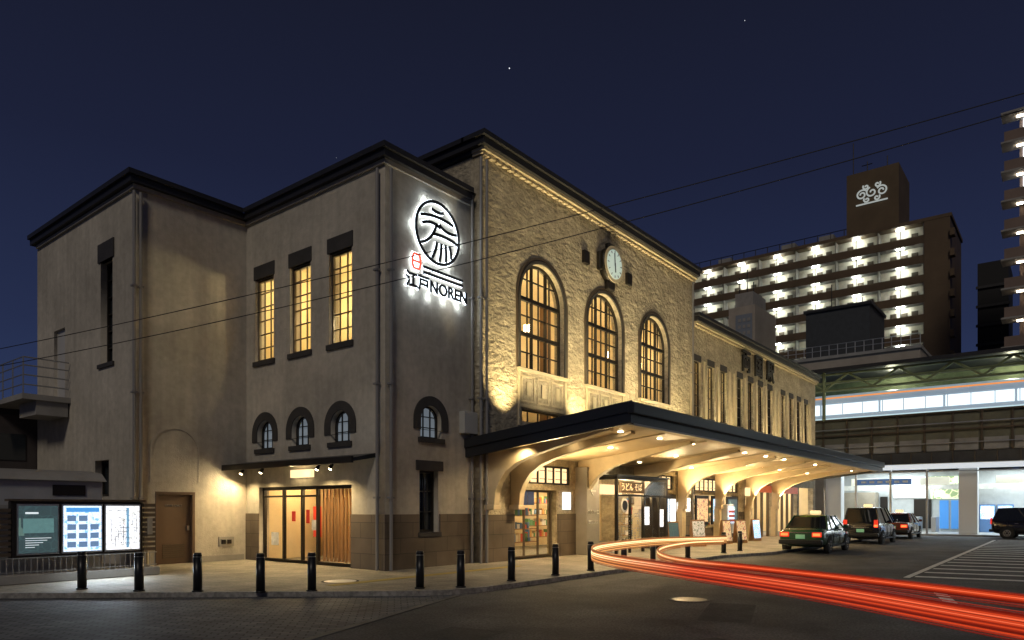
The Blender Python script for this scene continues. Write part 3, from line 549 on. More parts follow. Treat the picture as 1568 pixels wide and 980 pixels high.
boxes('photo_text',[(5.4,5.9-.08*i,Y-.04,Y-.035,.98-.05*i,.992-.05*i) for i in range(5)]+[(5.4,5.65,Y-.04,Y-.035,1.52,1.56)],PH,I)
boxes('map_keys',[(6.22+.24*(i%3),6.40+.24*(i%3),Y-.04,Y-.035,.75+.2*(i//3),.88+.2*(i//3)) for i in range(11)],mat('map_ink',(.1,.15,.25),.5,emit=(.2,.35,.6),es=.6),I)
rs=random.Random(8); ml=[]
for i in range(16):
    z=rs.uniform(.72,1.64); a=rs.uniform(7.07,7.5); ml.append((a,min(7.78,a+rs.uniform(.1,.5)),Y-.039,Y-.035,z,z+.006))
    u=rs.uniform(7.08,7.76); z=rs.uniform(.72,1.3); ml.append((u,u+.006,Y-.0395,Y-.035,z,min(1.66,z+rs.uniform(.1,.5))))
for i in range(60):
    u=rs.uniform(7.08,7.72); z=rs.uniform(.7,1.62); ml.append((u,u+rs.uniform(.015,.05),Y-.040,Y-.035,z,z+.012))
boxes('map_lines',ml,mat('map_line_grey',(.2,.22,.28),.5),I)
boxes('map_river',[(7.5,7.56,Y-.038,Y-.035,.7,1.66)],mat('map_river_blue',(.2,.4,.6),.5,emit=(.3,.6,.9),es=.6),I)
light('board_glow','AREA',(6.9,Y-.3,.62),45,(.75,.88,1),I,tgt=(6.9,Y-1.6,0),sx=1.5,sy=.2)
fr=[]
for i in range(44): x=3.2+i*.115; fr.append(((x,Y-.08,.2),(x,Y-.08,.56)))
fr+=[((3.2,Y-.08,.56),(8.2,Y-.08,.56)),((3.2,Y-.08,.26),(8.2,Y-.08,.26))]
rods('fence',fr,.011,M['metal'],I)
E=empty('equipment_cabin')
box('body',3.0,7.3,18.7,20.3,0,2.3,mat('cabin_white_panel',(.42,.43,.44),.5,var=.12,bump=.1,bscale=5),E,bevel=.03)
pr=[(18.6,2.3),(18.9,2.5),(19.5,2.58),(20.1,2.5),(20.4,2.3)]
mo('roof',[(2.95,y,z) for y,z in pr]+[(7.35,y,z) for y,z in pr],[(0,1,2,3,4),(5,6,7,8,9)]+[(i,i+1,i+6,i+5) for i in range(4)]+[(0,4,9,5)],M['conc'],E)
boxes('vents',[(4.2,4.9,18.68,18.7,1.9+i*.06,1.93+i*.06) for i in range(5)]+[(6.2,6.9,18.68,18.7,1.95,2.2)],M['frame'],E)
D=empty('dark_annex_building')
box('walls',-4,9.5,28.45,40,-.1,4.85,mat('annex_dark_wall',(.06,.05,.048),.7,var=.2),D); box('roof',-4.3,9.6,28.42,40.3,4.85,5.04,M['rooftile'],D)
boxes('windows',[(8.6-i*1.4-.9,8.6-i*1.4,28.42,28.448,3.3,4.2) for i in range(6)],M['dglass'],D)

# ------------------------------------------------------------ viaduct, train, concourse
V=empty('railway_viaduct')
MG=mat('green_girder_paint',(.20,.24,.13),.5,metal=.2,var=.3); MO=mat('olive_parapet',(.15,.145,.10),.7,var=.35,vscale=.8,bump=.2,bscale=6)
box('deck',54.12,64,-60,70,4.9,5.5,M['conc'],V); box('edge_beam',53.8,54.1,-60,70,4.35,5.35,mat('dark_edge_beam',(.05,.05,.05),.6,var=.3),V)
box('parapet',54,54.2,-60,70,5.5,7.9,MO,V)
boxes('parapet_ribs',[(53.88,53.998,y,y+.12,5.36,7.95) for y in[-58+i*1.6 for i in range(80)]]+[(53.86,54.02,-60,70,6.75,6.85),(53.86,54.02,-60,70,7.9,8.02)],M['frame2'],V)
boxes('pale_panels',[(53.93,53.99,y,y+1.3,5.42,6.2) for y in[-1.75+i*1.6 for i in range(14)]],M['conc'],V)
boxes('parapet_conduit',[(53.8,53.86,-50,50,7.2,7.27),(53.8,53.86,-50,50,5.9,5.95)],M['metal'],V)
boxes('beam_stiffeners',[(53.72,53.8,y,y+.06,4.37,5.33) for y in[-30+i*1.2 for i in range(60)]],M['frame2'],V)
gs=[]; y=-50
while y<60:
    gs+=[((53.9,y,10.15),(53.9,y+1.6,11.25)),((53.9,y+1.6,11.25),(53.9,y+3.2,10.15))]; y+=3.2
gs+=[((53.9,-50,10.1),(53.9,60,10.1)),((53.9,-50,11.25),(53.9,60,11.25)),((53.9,-50,10.65),(53.9,60,10.65))]
rods('truss',gs,.09,MG,V)
boxes('truss_back',[(57.9,58.1,-50,60,9.9,11.2)],MG,V)
boxes('platform_roof',[(53.4,62,-50,60,11.4,11.65)],M['coping'],V)
rods('truss_posts',[((53.9,y,7.9),(53.9,y,11.4)) for y in range(-50,60,16)],.12,MG,V)
for y in(-5,2,9): light('truss_fill','POINT',(56,y+1,11.0),120,(.95,.95,.65),V,size=.3)  # added point lights with no fixtures, they brighten the green truss
for y in(-3.5,5.1,13,21,-12): box('column',52.2,53.1,y-.55,y+.45,-.1,4.35,mat('column_white',(.6,.62,.62),.6),V,bevel=.03)
box('concourse_fascia',51.6,52.0,-25,13.6,4.15,4.45,mat('white_fascia_glow',(.6,.62,.65),.4,emit=(.8,.9,1),es=.6),V)  # fascia is given its own glow so it reads as a lit edge
box('concourse_ceiling',51.6,60,-25,14,4.46,4.5,mat('concourse_ceiling',(.6,.62,.6),.6),V)
box('concourse_back_wall',58,58.3,-25,14,-.1,4.3,mat('tiled_wall',(.5,.52,.5),.4,var=.15),V)
box('concourse_floor',51.3,58,-25,8.9,-.1,.01,mat('concourse_floor',(.3,.3,.28),.4,var=.1),V)
boxes('ceiling_tubes',[(x,x+.15,y,y+2.4,4.36,4.45) for x in(53,55.5) for y in range(-20,13,4)],M['cool'],V)
for y in(-6,2,10): light('concourse_light','AREA',(55.2,y,4.3),500,(.82,.93,1),V,tgt=(55.2,y,0),sx=4,sy=4)
boxes('concourse_posters_white',[(57.9,57.96,8.1,10.2,2.4,3.9)],P2,V); boxes('concourse_poster_ad',[(57.9,57.96,5.9,7.85,2.3,3.9)],postermat('poster_ad',(.3,.4,.2),(.8,.8,.5),2.5,.6,9,.8),V)
boxes('blue_doors',[(57.9,57.96,6.05,6.6,.2,2.2),(57.9,57.96,6.75,7.3,.2,2.2)],mat('blue_door',(.05,.2,.5),.4,emit=(.1,.35,.8),es=.4),V)
boxes('concourse_dark_openings',[(57.9,57.97,7.8,8.9,.2,2.3),(57.9,57.97,10.6,11.1,.2,2.5),(57.9,57.97,-5,-1,.2,2.6)],M['frame'],V)
boxes('concourse_ticket_gates',[(55.5,56.9,y,y+.3,0,1.05) for y in(7.2,8.2,9.4,10.4,11.4)],M['metal'],V,bevel=.04)
boxes('concourse_shop_fronts',[(56.6,57.9,11.2,13.8,0,2.8),(57.2,57.9,4.95,5.7,0,2.3)],mat('kiosk_cladding',(.35,.3,.22),.5,var=.2),V)
boxes('concourse_signs',[(52.4,52.6,8.2,11.6,3.2,3.6)],mat('sign_dark_blue',(.04,.08,.2),.4,emit=(.2,.4,.8),es=.25),V)
boxes('concourse_sign_text',[(52.36,52.4,8.4+.5*i,8.7+.5*i,3.33,3.47) for i in range(6)],M['white'],V)
boxes('kiosk_cases',[(57.5,57.9,y,y+.9,0,1.9) for y in(3.0,4.0,-.9,.2,1.3)],mat('kiosk_blue',(.1,.2,.4),.4),V)
boxes('kiosk_display',[(57.46,57.5,y+.06,y+.84,.9,1.8) for y in(3.0,4.0,-.9,.2,1.3)],P5,V)
boxes('concourse_sign_band',[(56.9,57.0,-12,14,2.95,3.3)],mat('sign_band',(.5,.5,.45),.5,emit=(.9,.95,.8),es=.25,var=.6,vscale=1.5),V)
boxes('hanging_signs',[(53.6,53.66,y,y+1.7,3.2,3.7) for y in(6.2,10.4,-1,2)],mat('hanging_sign_face',(.7,.7,.6),.4,emit=(.9,.9,.7),es=.5),V)
boxes('concourse_pipes',[(51.9,52.0,-25,13.6,3.95,4.03)],M['metal'],V)
boxes('concourse_posts',[(52.0,52.12,y,y+.12,0,4.15) for y in(7.2,9.3,11.4,13.4)],M['metal'],V)
T=empty('commuter_train')
box('body',54.7,57.5,-45,60,6.3,9.9,mat('train_body_glowing_steel',(.55,.6,.63),.35,metal=.4,emit=(.6,.8,1),es=.3),T,bevel=.2)  # steel body carries its own glow, part of the light streak
boxes('window_band',[(54.66,54.7,y,y+3.75,8.45,9.2) for y in[-44+i*3.9 for i in range(26)]],emat('train_window_light',(.78,.92,1),1.5),T)
boxes('window_pillars',[(54.65,54.66,y,y+.04,8.45,9.2) for y in[-43+i*1.3 for i in range(78)]],M['metal'],T)
box('orange_light_streak',54.66,54.7,-45,60,9.62,9.72,emat('train_orange_streak_glow',(1,.35,.08),.9),T)  # glowing band shaped like the orange light streak of a passing train
box('lower_light_streak',54.66,54.7,-45,60,8.05,8.18,emat('train_lower_streak_glow',(.7,.95,1),.9),T)  # pale glowing band, lower part of the same light streak

# ------------------------------------------------------------ background apartments
def apartment(name,X,y0,y1,floors,fh,brown,endw,lamp,skip=0,bay=6.1):
    a=empty(name); H=floors*fh
    box('core',X+1.7,X+12.9,y0,y1,0,H,mat(name+'_wall',(.62,.55,.43),.8,var=.15),a)
    if endw: box('end_wall',X-.2,X+13,y0-endw,y0,0,H-.01,brown,a)
    L=[];P=[];F=[];K=[];DR=[]
    for i in range(skip,floors):
        z=i*fh; L.append((X+.04,X+1.7,y0,y1,z-.12,z+.12)); P.append((X-.08,X+.04,y0,y1,z-.14,z+1.05))
        y=y0
        while y<y1:
            F.append((X+.05,X+1.69,y,y+.15,z+.12,z+fh-.12)); F.append((X-.04,X+.06,y+bay/2,y+bay/2+.12,z+1.05,z+fh-.14))
            if y+bay*.5<y1:
                K.append((X+.5,X+.8,y+bay*.45,y+bay*.45+1.0,z+fh-.26,z+fh-.13))
                DR+= [(X+1.6,X+1.71,y+1.0,y+1.9,z+.12,z+2.1),(X+1.6,X+1.71,y+3.9,y+4.8,z+.12,z+2.1)]
                if random.random()<.5: DR.append((X+1.6,X+1.71,y+2.4,y+3.3,z+1.0,z+2.0))
            y+=bay
    boxes('slabs',L,M['conc'],a); boxes('parapets',P,brown,a); boxes('party_walls',F,M['stonetrim'],a); boxes('corridor_lamps',K,lamp,a); boxes('doors',DR,M['frame2'],a)
    box('roof',X-.25,X+13.2,y0-endw-.2,y1,H,H+.5,brown,a)
    return a,H
brown=mat('brown_tile_wall',(.12,.08,.045),.7,var=.2,vscale=.3)
ap,Hh=apartment('apartment_block',119.3,17.0,66,15,2.93,brown,3.3,emat('corridor_lamp',(.85,.95,.9),85),skip=5)
box('stair_tower',119.2,128,20.3,27.6,Hh+.5,53.8,mat('stair_tower_wall',(.13,.09,.05),.8,var=.2,vscale=.3),ap)
def spiral(cx,cz,s,d,turns=1.4,r0=.25,r1=1.0,n=26,ph=0):
    return [(119.1,cx+d*s*(r0+(r1-r0)*t/n)*math.cos(ph+turns*2*math.pi*t/n),cz+s*(r0+(r1-r0)*t/n)*math.sin(ph+turns*2*math.pi*t/n)) for t in range(n+1)]
seg=[]
for P in (spiral(25.4,50.2,.8,1),spiral(22.6,50.2,.8,-1),spiral(24.0,50.3,.75,1,1.2,.2,1.1),spiral(24.7,49.3,.45,1,1.1,.2,1,16),spiral(23.3,49.3,.45,-1,1.1,.2,1,16),spiral(24.8,51.3,.45,1,1.1,.2,1,16),spiral(23.2,51.3,.45,-1,1.1,.2,1,16)):
    seg+=list(zip(P[:-1],P[1:]))
seg+=[((119.1,21.8,48.7),(119.1,26.2,48.7))]
rods('tower_emblem',seg,.12,emat('tower_sign_white',(.7,.75,.72),.5),ap,5)
rods('roof_railing',[((119.4,y,Hh+.5),(119.4,y,Hh+1.6)) for y in range(28,66,2)]+[((119.4,27.6,Hh+1.6),(119.4,66,Hh+1.6))],.06,M['frame'],ap)
boxes('roof_plant',[(121,124,y,y+2.2,Hh+.5,Hh+1.9) for y in(30,36,47,55)],M['conc'],ap)
rods('antennas',[((120,26.8,53.8),(120,26.8,59)),((121,25,53.8),(121,25,56)),((121,24.3,55.5),(121,25.8,55.5)),((120,22,53.8),(120,22,55.6))],.07,M['frame'],ap)
boxes('end_balconies',[(118.6,120,13.1,13.69,z,z+1.0) for z in[2.93*i for i in range(6,15)]],brown,ap)
a2=empty('tall_apartment_tower'); tb=mat('tower_pinkish_tile',(.20,.14,.11),.7,var=.2,vscale=.3)
box('core',99,112,-22,4.6,0,47,tb,a2); box('core_upper',100,112,-22,3.0,47.01,51,tb,a2)
boxes('balconies',[(96.6,98.99,-21.9,5.9,3.3*i,3.3*i+1.15) for i in range(2,14)],tb,a2); boxes('balcony_slabs',[(96.4,98.98,-21.95,6.2,3.3*i-.2,3.3*i-.002) for i in range(2,15)],M['stonetrim'],a2)
box('vertical_light',98.8,98.95,4.0,4.25,37,47,emat('vertical_light_strip',(.8,.9,1),4),a2)
boxes('balcony_lamps',[(97.6,97.9,y,y+.6,3.3*i-.35,3.3*i-.22) for i in range(4,15) for y in(4.2,-2)],emat('tower_lamp',(1,.85,.65),16),a2)
boxes('windows',[(98.9,98.99,-20+3*k,-18.4+3*k,3.3*i+1.2,3.3*i+2.4) for i in range(2,14) for k in range(7)],M['dglass'],a2)
a3=empty('distant_dark_building'); box('walls',132,142,7.5,11.5,0,40,mat('dark_distant',(.02,.02,.022),.8),a3); boxes('ledges',[(131.7,132,7.3,11.7,3*i,3*i+.4) for i in range(5,13)],M['rooftile'],a3)
m1=empty('low_office_building'); wm=mat('office_pale_wall',(.36,.31,.25),.8,var=.2,vscale=.5)
box('walls',75,90,11.0,24,0,16.6,wm,m1); box('parapet',74.8,90,10.9,24.08,16.6,16.9,M['conc'],m1); boxes('windows',[(74.95,74.99,12+2.6*i,13.9+2.6*i,14.3,15.6) for i in range(5)],M['dglass'],m1)
boxes('window_frames',[(74.9,74.96,12.9+2.6*i,13+2.6*i,14.3,15.6) for i in range(5)],M['metal'],m1)
box('penthouse',77,84,15.7,21.8,16.9,22.0,mat('penthouse_dark',(.045,.05,.055),.7,var=.2),m1); box('penthouse_cap',76.8,84.1,15.5,22,22,22.3,M['coping'],m1)
rr=[((75,y,16.9),(75,y,18.0)) for y in[11+i*.8 for i in range(16)]]+[((75,11,18),(75,23.8,18)),((75,11,17.5),(75,23.8,17.5))]
rods('roof_railing',rr,.04,M['metal'],m1); rods('antenna',[((80,20,22),(80,20,25.5)),((80,17,22.2),(80,17,23.6))],.05,M['frame'],m1)
m2=empty('slim_sign_building')
box('walls',71.5,71.9,26.5,29.4,0,.1,wm,m2)
box('tower_walls',75.2,82,26.5,29.4,17.7,23.5,wm,m2); box('upper',76,80,27,29,23.5,25.2,M['stonetrim'],m2); box('billboard',75.1,75.2,26.8,28.6,19.8,22.6,mat('billboard_face',(.2,.22,.25),.6),m2)
boxes('billboard_text',[(75.05,75.1,27.0+.5*i,27.3+.5*i,z,z+.35) for i in range(3) for z in(20.4,21.1,21.8)],M['stonetrim'],m2); rods('roof_mast',[((77,28,25.2),(77,28,28)),((77,27.3,25.2),(77,27.3,26.5)),((76.2,28.6,23.5),(76.2,28.6,27))],.06,M['frame'],m2)
m3=empty('low_rooftop_building'); box('walls',72,90,24.2,40,0,17.2,wm,m3); box('parapet',71.8,90,24.1,40,17.2,17.6,M['conc'],m3)

# ------------------------------------------------------------ cars
def loft(name,secs,m,parent,smooth=True,subs=1):
    n=len(secs[0]); vs=[p for s in secs for p in s]; fs=[]
    for i in range(len(secs)-1):
        for j in range(n): k=(j+1)%n; fs.append((i*n+j,i*n+k,(i+1)*n+k,(i+1)*n+j))
    fs.append(tuple(range(n))); fs.append(tuple((len(secs)-1)*n+j for j in range(n)))
    return mo(name,vs,fs,m,parent,smooth=smooth,subs=subs)
tail=emat('tail_lamp_red',(1,.13,.03),3.2); tailoff=mat('tail_lens',(.35,.02,.01),.2,emit=(1,.05,.02),es=.7); headw=mat('headlamp_glass',(.6,.62,.65),.1,spec=.8)
chrome=mat('chrome',(.6,.6,.6),.15,metal=1); plateM=mat('number_plate',(.1,.35,.15),.5,emit=(.6,.9,.6),es=.15)
carglass=mat('car_window_glass',(.01,.012,.014),.04,spec=1)
def car(name,loc,rot,paint,kind,roofcol=None,lit=True):
    e=empty(name,loc,rot)
    if kind=='sedan':
        st=[(0,.70,.42,.84),(.05,.80,.30,.93),(.35,.845,.24,.98),(1.0,.85,.2,.99),(1.8,.85,.19,.96),(2.9,.85,.19,.94),(3.45,.845,.2,.92),(4.1,.82,.24,.84),(4.5,.76,.28,.74),(4.62,.68,.36,.64)]
        b0,b1,r0,r1,wb,wr,zb,zr=.78,3.5,1.38,2.72,.78,.6,.93,1.44; wx=(.95,3.72)
    else:
        st=[(0,.72,.42,1.02),(.05,.80,.30,1.1),(.35,.845,.24,1.1),(1.0,.85,.2,1.08),(1.8,.85,.19,1.05),(2.9,.85,.19,1.02),(3.5,.845,.2,.99),(4.0,.82,.24,.9),(4.3,.76,.28,.78),(4.42,.68,.36,.66)]
        b0,b1,r0,r1,wb,wr,zb,zr=.06,3.75,.38,2.75,.79,.64,1.02,1.74; wx=(.8,3.5)
    secs=[]
    for x,w,a,b in st:
        mid=(a+b)/2
        half=[(w*.86,a),(w*.98,a+.1),(w,mid),(w*.97,b-.09),(w*.88,b)]
        secs.append([(x,y,z) for y,z in half]+[(x,0,b+.015)]+[(x,-y,z) for y,z in reversed(half)])
    loft('body',secs,paint,e)
    g=[(b0,-wb,zb),(b1,-wb,zb),(b1,wb,zb),(b0,wb,zb),(r0,-wr,zr),(r1,-wr,zr),(r1,wr,zr),(r0,wr,zr)]
    mo('cabin_glass',g,BF,carglass,e)
    rc=roofcol or paint
    rs=[]
    for x,w,h in((r0-.07,wr*.9,-.015),(r0+.05,wr+.02,.03),((r0+r1)/2,wr+.03,.06),(r1-.05,wr+.02,.035),(r1+.1,wr*.9,-.02)):
        rs.append([(x,-w,zr+h-.05),(x,-w*.8,zr+h),(x,0,zr+h+.02),(x,w*.8,zr+h),(x,w,zr+h-.05),(x,0,zr+h-.07)])
    loft('roof',rs,rc,e)
    pl=[]
    for s in(-1,1):
        pl+=[((b0+.02,s*wb,zb),(r0,s*wr,zr)),((b1-.02,s*wb,zb),(r1,s*wr,zr))]
        for tt in((.38,.75) if kind!='sedan' else (.16,.5)):
            pl.append(((b0+(b1-b0)*(tt+.08),s*(wb+.005),zb),(r0+(r1-r0)*tt,s*(wr+.005),zr)))
    rods('pillars',pl,.035,paint,e,8)
    for wxx in wx:
        for s in(-1,1):
            cyl('wheel_arch',(wxx,s*.70,.33),(wxx,s*.858,.33),.37,M['black'],e,24)
            cyl('tyre',(wxx,s*.68,.31),(wxx,s*.865,.31),.31,M['black'],e,28); cyl('rim',(wxx,s*.86,.31),(wxx,s*.875,.31),.2,chrome,e,18); cyl('hub',(wxx,s*.87,.31),(wxx,s*.89,.31),.06,M['boll'],e,10)
            boxes('rim_slots',[(wxx+.12*math.cos(t)-.025,wxx+.12*math.cos(t)+.025,s*.876-.003,s*.876+.003,.31+.12*math.sin(t)-.025,.31+.12*math.sin(t)+.025) for t in[i*math.pi/3 for i in range(6)]],M['black'],e)
    zt=.74 if kind=='sedan' else .9
    for s in(-1,1):
        y0,y1=(s*.42,s*.76) if s>0 else (-.76,-.42)
        if kind!='sedan': y0,y1=(.6,.77) if s>0 else (-.77,-.6)
        box('tail_cluster',-.02,.06,y0,y1,zt-.09,zt+(.09 if kind=='sedan' else .28),tailoff,e,bevel=.015)
        yc=(y0+y1)/2; hw=.13 if kind=='sedan' else .075
        box('tail_lamp',-.03,-.019,yc-hw,yc+hw,zt-.05,zt+.05,tail if lit else tailoff,e)
        box('head_lamp',4.3 if kind=='sedan' else 4.12,4.56 if kind=='sedan' else 4.38,s*.6-.14,s*.6+.14,.6,.74,headw,e,bevel=.03)
        box('mirror',b1-.45,b1-.33,s*.94-.09,s*.94+.09,zb+.02,zb+.16,paint,e,bevel=.03); box('door_handle',b0+1.1,b0+1.28,s*.862-.01,s*.862+.01,zb-.16,zb-.13,chrome,e); box('door_handle_f',b0+1.95,b0+2.13,s*.862-.01,s*.862+.01,zb-.16,zb-.13,chrome,e)
    boxes('rear_bumper',[(-.09,.12,-.8,.8,.36,.54)],M['boll'],e,bevel=.04); boxes('front_bumper',[(st[-1][0]-.1,st[-1][0]+.06,-.76,.76,.3,.5)],M['boll'],e,bevel=.04)
    boxes('side_sill',[(1.3,3.3,-.862,-.84,.24,.32),(1.3,3.3,.84,.862,.24,.32)],M['boll'],e)
    boxes('door_gap',[(x-.006,x+.006,s*.853-.008,s*.853+.008,.3,zb-.06) for x in(b0+.75,b0+1.75,b0+2.65) for s in(-1,1)],M['black'],e)
    box('number_plate',-.035,-.02,-.17,.17,.58,.74,plateM,e); box('chrome_strip',-.03,.0,-.4,.4,.80,.83,chrome,e)
    rods('rear_glass_frame',[((b0+.02,-wb,zb),(b0+.02,wb,zb)),((r0,-wr,zr),(r0,wr,zr))],.02,paint,e)
    if 'taxi' in name:
        box('roof_sign',(r0+r1)/2+.05,(r0+r1)/2+.25,-.2,.2,zr+.07,zr+.21,mat(name+'_roof_lamp',(.6,.6,.5),.3,emit=(1,.75,.35),es=1.0),e,bevel=.04)
    return e
pg=mat('taxi_green_paint',(.02,.07,.03),.25,coat=1); pb=mat('black_car_paint',(.008,.008,.01),.2,coat=1); po=mat('taxi_dark_red_paint',(.12,.03,.015),.25,coat=1); pgold=mat('taxi_green_yellow_paint',(.10,.16,.02),.25,coat=1)
car('taxi',(27.9,9.05-.95,-.1),math.radians(1.0),pg,'sedan',pgold)
car('taxi',(37.2,8.0,-.1),0,pb,'van')
car('taxi',(44.4,7.9,-.1),0,po,'sedan')
car('parked_car',(50.2,3.6,-.1),math.radians(-95),pb,'van',lit=False)

# ------------------------------------------------------------ a-frame signs, vending machine
def aframe(x,y,m,rot,h=1.1,w=.6):
    e=empty('a_frame_sign',(x,y,0),rot)
    t=.16
    mo('front',[(-w/2,-t,0),(w/2,-t,0),(w/2,-t+.03,0),(-w/2,-t+.03,0),(-w/2,-.02,h),(w/2,-.02,h),(w/2,.01,h),(-w/2,.01,h)],BF,M['wood'],e)
    mo('back',[(-w/2,t,0),(w/2,t,0),(w/2,t+.03,0),(-w/2,t+.03,0),(-w/2,.02,h-.01),(w/2,.02,h-.01),(w/2,.05,h-.01),(-w/2,.05,h-.01)],BF,M['wood'],e)
    g=lambda z:-t+(t-.02)*z/h
    mo('poster',[(-w/2+.04,g(.15)-.01,.15),(w/2-.04,g(.15)-.01,.15),(w/2-.04,g(h-.06)-.01,h-.06),(-w/2+.04,g(h-.06)-.01,h-.06)],[(0,1,2,3)],m,e)
aframe(26.9,12.9,P3,-.4); aframe(28.7,12.6,postermat('aboard_white',(.75,.72,.65),(.2,.15,.1),22,.45,4),-.5,1.15,.7); aframe(31.6,12.5,P4,-.3); aframe(32.9,12.3,P4,-.5); aframe(35.2,12.4,P5,-.3)
vm=empty('vending_machine'); box('body',33.6,34.5,13.2,13.75,0,1.83,mat('vending_white',(.6,.62,.63),.4),vm,bevel=.03); box('display',33.66,34.44,13.17,13.2,.9,1.72,P5,vm); boxes('cans',[(33.7+.09*i,33.76+.09*i,13.15,13.17,.98+.22*j,1.1+.22*j) for i in range(8) for j in range(3)],goods[0],vm); box('slot',33.8,34.3,13.17,13.2,.2,.4,M['frame'],vm)

# ------------------------------------------------------------ utility poles and overhead wires
pc=mat('pole_concrete',(.25,.24,.23),.8,var=.15)
for (x,y,h) in((3.0,25.8,5.5),(16.4,-2.7,10.5)):
    e=empty('utility_pole',(x,y,-.1)); cyl('shaft',(0,0,0),(0,0,h),.15,pc,e,16,r2=.11); box('crossarm',-.6,.6,-.05,.05,h-.5,h-.4,M['metal'],e)
    for s in(-.5,0,.5): cyl('insulator',(s,0,h-.4),(s,0,h-.22),.04,headw,e,8)
W=empty('overhead_wires')
def wire(a,b,sag,r=.010):
    a=Vector(a);b=Vector(b); n=30; P=[]
    for i in range(n+1):
        t=i/n; p=a.lerp(b,t); p.z-=4*sag*t*(1-t); P.append(p)
    rods('wire',[(P[i],P[i+1]) for i in range(n)],r,M['wire'],W,5)
wire((3.0,25.8,4.9),(16.4,-2.7,9.45),.45); wire((3.0,25.8,4.55),(16.4,-2.7,9.25),.6)

# ------------------------------------------------------------ light trail over the road (opaque glowing strands at their real place)
TR=empty('light_trail')
def trailmat(name,c1,c2,s1,s2,x0,x1):
    m=bpy.data.materials.new(name); m.use_nodes=True; nt=m.node_tree; N=nt.nodes; L=nt.links; b=N['Principled BSDF']; b.inputs['Base Color'].default_value=(0,0,0,1)
    tc=N.new('ShaderNodeTexCoord'); sp=N.new('ShaderNodeSeparateXYZ'); L.new(tc.outputs['Object'],sp.inputs[0])
    mr=N.new('ShaderNodeMapRange'); mr.inputs[1].default_value=x0; mr.inputs[2].default_value=x1; L.new(sp.outputs[1],mr.inputs[0])
    mx=N.new('ShaderNodeMixRGB'); mx.inputs[1].default_value=(*[v*s1 for v in c1],1); mx.inputs[2].default_value=(*[v*s2 for v in c2],1); L.new(mr.outputs[0],mx.inputs[0])
    L.new(mx.outputs[0],b.inputs['Emission Color']); b.inputs['Emission Strength'].default_value=1; return m
def spline(ctrl,n=10):
    P=[Vector(c) for c in ctrl]; P=[P[0]*2-P[1]]+P+[P[-1]*2-P[-2]]; out=[]
    for i in range(1,len(P)-2):
        for k in range(n):
            t=k/n; a,b,c,d=P[i-1],P[i],P[i+1],P[i+2]
            out.append(.5*((2*b)+(c-a)*t+(2*a-5*b+4*c-d)*t*t+(3*b-a-3*c+d)*t**3))
    out.append(P[-2]); return out
def trail(name,ctrl,z0,z1,m,th=.012):
    P=spline([(x,y,z) for x,y,z in ctrl]); vs=[];fs=[]
    for i,p in enumerate(P):
        a=P[max(0,i-1)];b=P[min(len(P)-1,i+1)]; t=(b-a).normalized(); n=Vector((-t.y,t.x,0))*th
        for q,z in((n,z0),(-n,z0),(-n,z1),(n,z1)): vs.append((p.x+q.x,p.y+q.y,z))
    for i in range(len(P)-1):
        for j in range(4): k=(j+1)%4; fs.append((i*4+j,i*4+k,i*4+4+k,i*4+4+j))
    fs.append((0,1,2,3)); fs.append(tuple(len(vs)-4+j for j in range(4)))
    return mo(name,vs,fs,m,TR)
PA=[(18.5,7.3,0),(16.3,8.2,0),(13.2,7.9,0),(11.2,7.0,0),(10.0,5.9,0),(8.87,4.16,0),(7.58,2.04,0),(6.2,.27,0),(4.6,-2,0)]
PB=[(17.8,7.1,0),(16.6,7.43,0),(14.5,7.1,0),(12.46,6.28,0),(10.9,5.1,0),(10.1,3.6,0),(9.1,1.7,0),(8.25,.35,0),(7,-1.6,0)]
T1=trailmat('trail_red',(1,.085,.02),(1,.5,.16),.62,1.1,4.0,7.2); T2=trailmat('trail_red_dim',(1,.06,.015),(1,.4,.1),.28,.5,4.0,7.2); T3=trailmat('trail_hot',(1,.17,.07),(1,.85,.5),.95,2.4,4.0,7.2)
T4=trailmat('trail_deep_red',(1,.045,.012),(1,.3,.08),.14,.3,4.0,7.2)
for k,(a,b,m) in enumerate([(.69,.70,T4),(.712,.722,T2),(.728,.742,T1),(.742,.76,T4),(.76,.772,T2),(.772,.784,T1),(.784,.80,T2),(.80,.812,T1),(.812,.818,T3),(.818,.834,T1),(.834,.842,T2),(.842,.85,T3),(.852,.868,T1),(.868,.88,T2),(.88,.896,T4),(.905,.911,T2)]): trail('lower_strand_%d'%k,PA,a,b,m,.010+.002*(k%3))
for k,(a,b,m) in enumerate([(.70,.71,T4),(.722,.73,T2),(.74,.755,T4),(.755,.77,T2),(.77,.785,T1),(.787,.793,T3),(.795,.81,T1),(.812,.826,T2),(.83,.836,T4)]): trail('upper_strand_%d'%k,PB,a,b,m,.010+.002*(k%3))

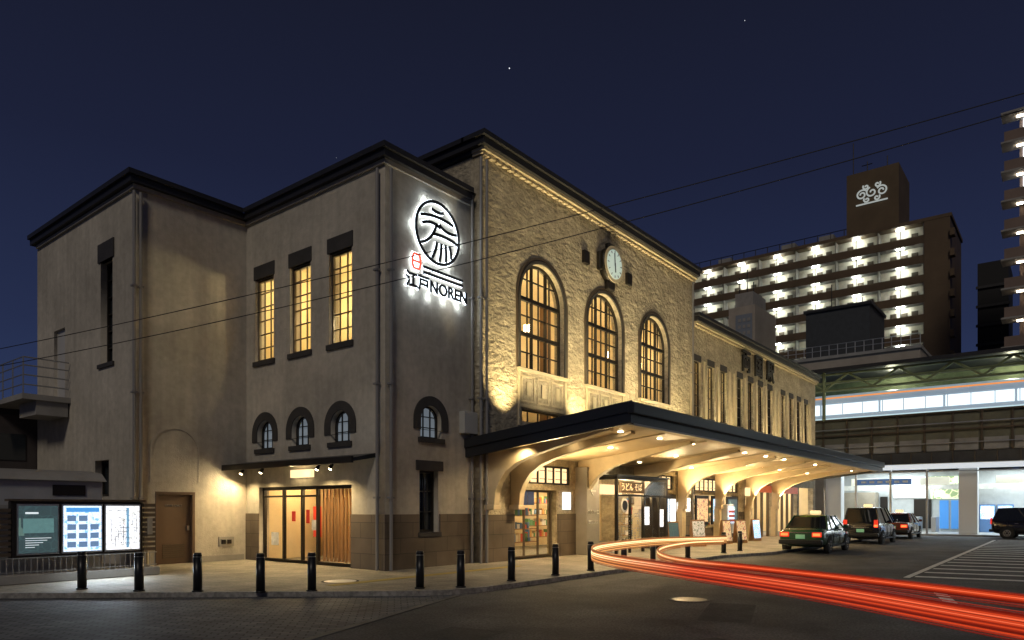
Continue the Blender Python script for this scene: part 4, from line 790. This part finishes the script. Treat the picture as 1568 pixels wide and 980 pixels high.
# ------------------------------------------------------------ stars
th=math.atan2(1640-784,1076.6); cf,sf=math.cos(th),math.sin(th)
st=empty('stars')
sm=emat('star_light',(.9,.93,1),1.3)
for k,(la,up,r) in enumerate([(-.0037,.627,.7),(.331,.695,.4),(-.25,.5,.2)]):
    c=Vector((900*(cf+la*sf),900*(sf-la*cf),900*up)); cyl('star_%d'%k,c,c+Vector((0,0,r)),r,sm,st,8)

# ------------------------------------------------------------ sky, fill for unseen street lamps
w=bpy.data.worlds.new('World'); S.world=w; w.use_nodes=True; nt=w.node_tree; N=nt.nodes; L=nt.links; bg=N['Background']
sk=N.new('ShaderNodeTexSky'); sk.sky_type='NISHITA'; sk.sun_disc=False; sk.sun_elevation=math.radians(-4); sk.sun_rotation=math.radians(250)
tc=N.new('ShaderNodeTexCoord'); sp=N.new('ShaderNodeSeparateXYZ'); L.new(tc.outputs['Generated'],sp.inputs[0])
rp=N.new('ShaderNodeValToRGB'); e=rp.color_ramp.elements; e[0].position=0; e[0].color=(.030,.050,.125,1); e[1].position=.62; e[1].color=(.0085,.0102,.023,1)
x=e.new(.22); x.color=(.0180,.0265,.070,1); x=e.new(.42); x.color=(.0115,.0150,.039,1)
L.new(sp.outputs[2],rp.inputs[0])
sc=N.new('ShaderNodeVectorMath'); sc.operation='SCALE'; sc.inputs['Scale'].default_value=.02; L.new(sk.outputs[0],sc.inputs[0])
ad=N.new('ShaderNodeVectorMath'); ad.operation='ADD'; L.new(sc.outputs[0],ad.inputs[0]); L.new(rp.outputs[0],ad.inputs[1]); L.new(ad.outputs[0],bg.inputs[0]); bg.inputs[1].default_value=1
sl=bpy.data.lights.new('street_lamp_fill','SUN'); sl.energy=.68; sl.angle=math.radians(12); sl.color=(1,.89,.75)  # soft sun added as fill in place of street lamps outside the view
so=bpy.data.objects.new('street_lamp_fill',sl); COL.objects.link(so); so.rotation_euler=Vector((.80,.42,-.72)).to_track_quat('-Z','Y').to_euler()

# ------------------------------------------------------------ camera
cd=bpy.data.cameras.new('camera'); cd.lens=36*1076.6/1568; cd.sensor_width=36; cd.shift_y=288/1568; cd.clip_end=3000; cd.clip_start=.05
co=bpy.data.objects.new('camera',cd); COL.objects.link(co); co.location=(0,0,1.65); co.rotation_euler=(math.pi/2,0,th-math.pi/2); S.camera=co
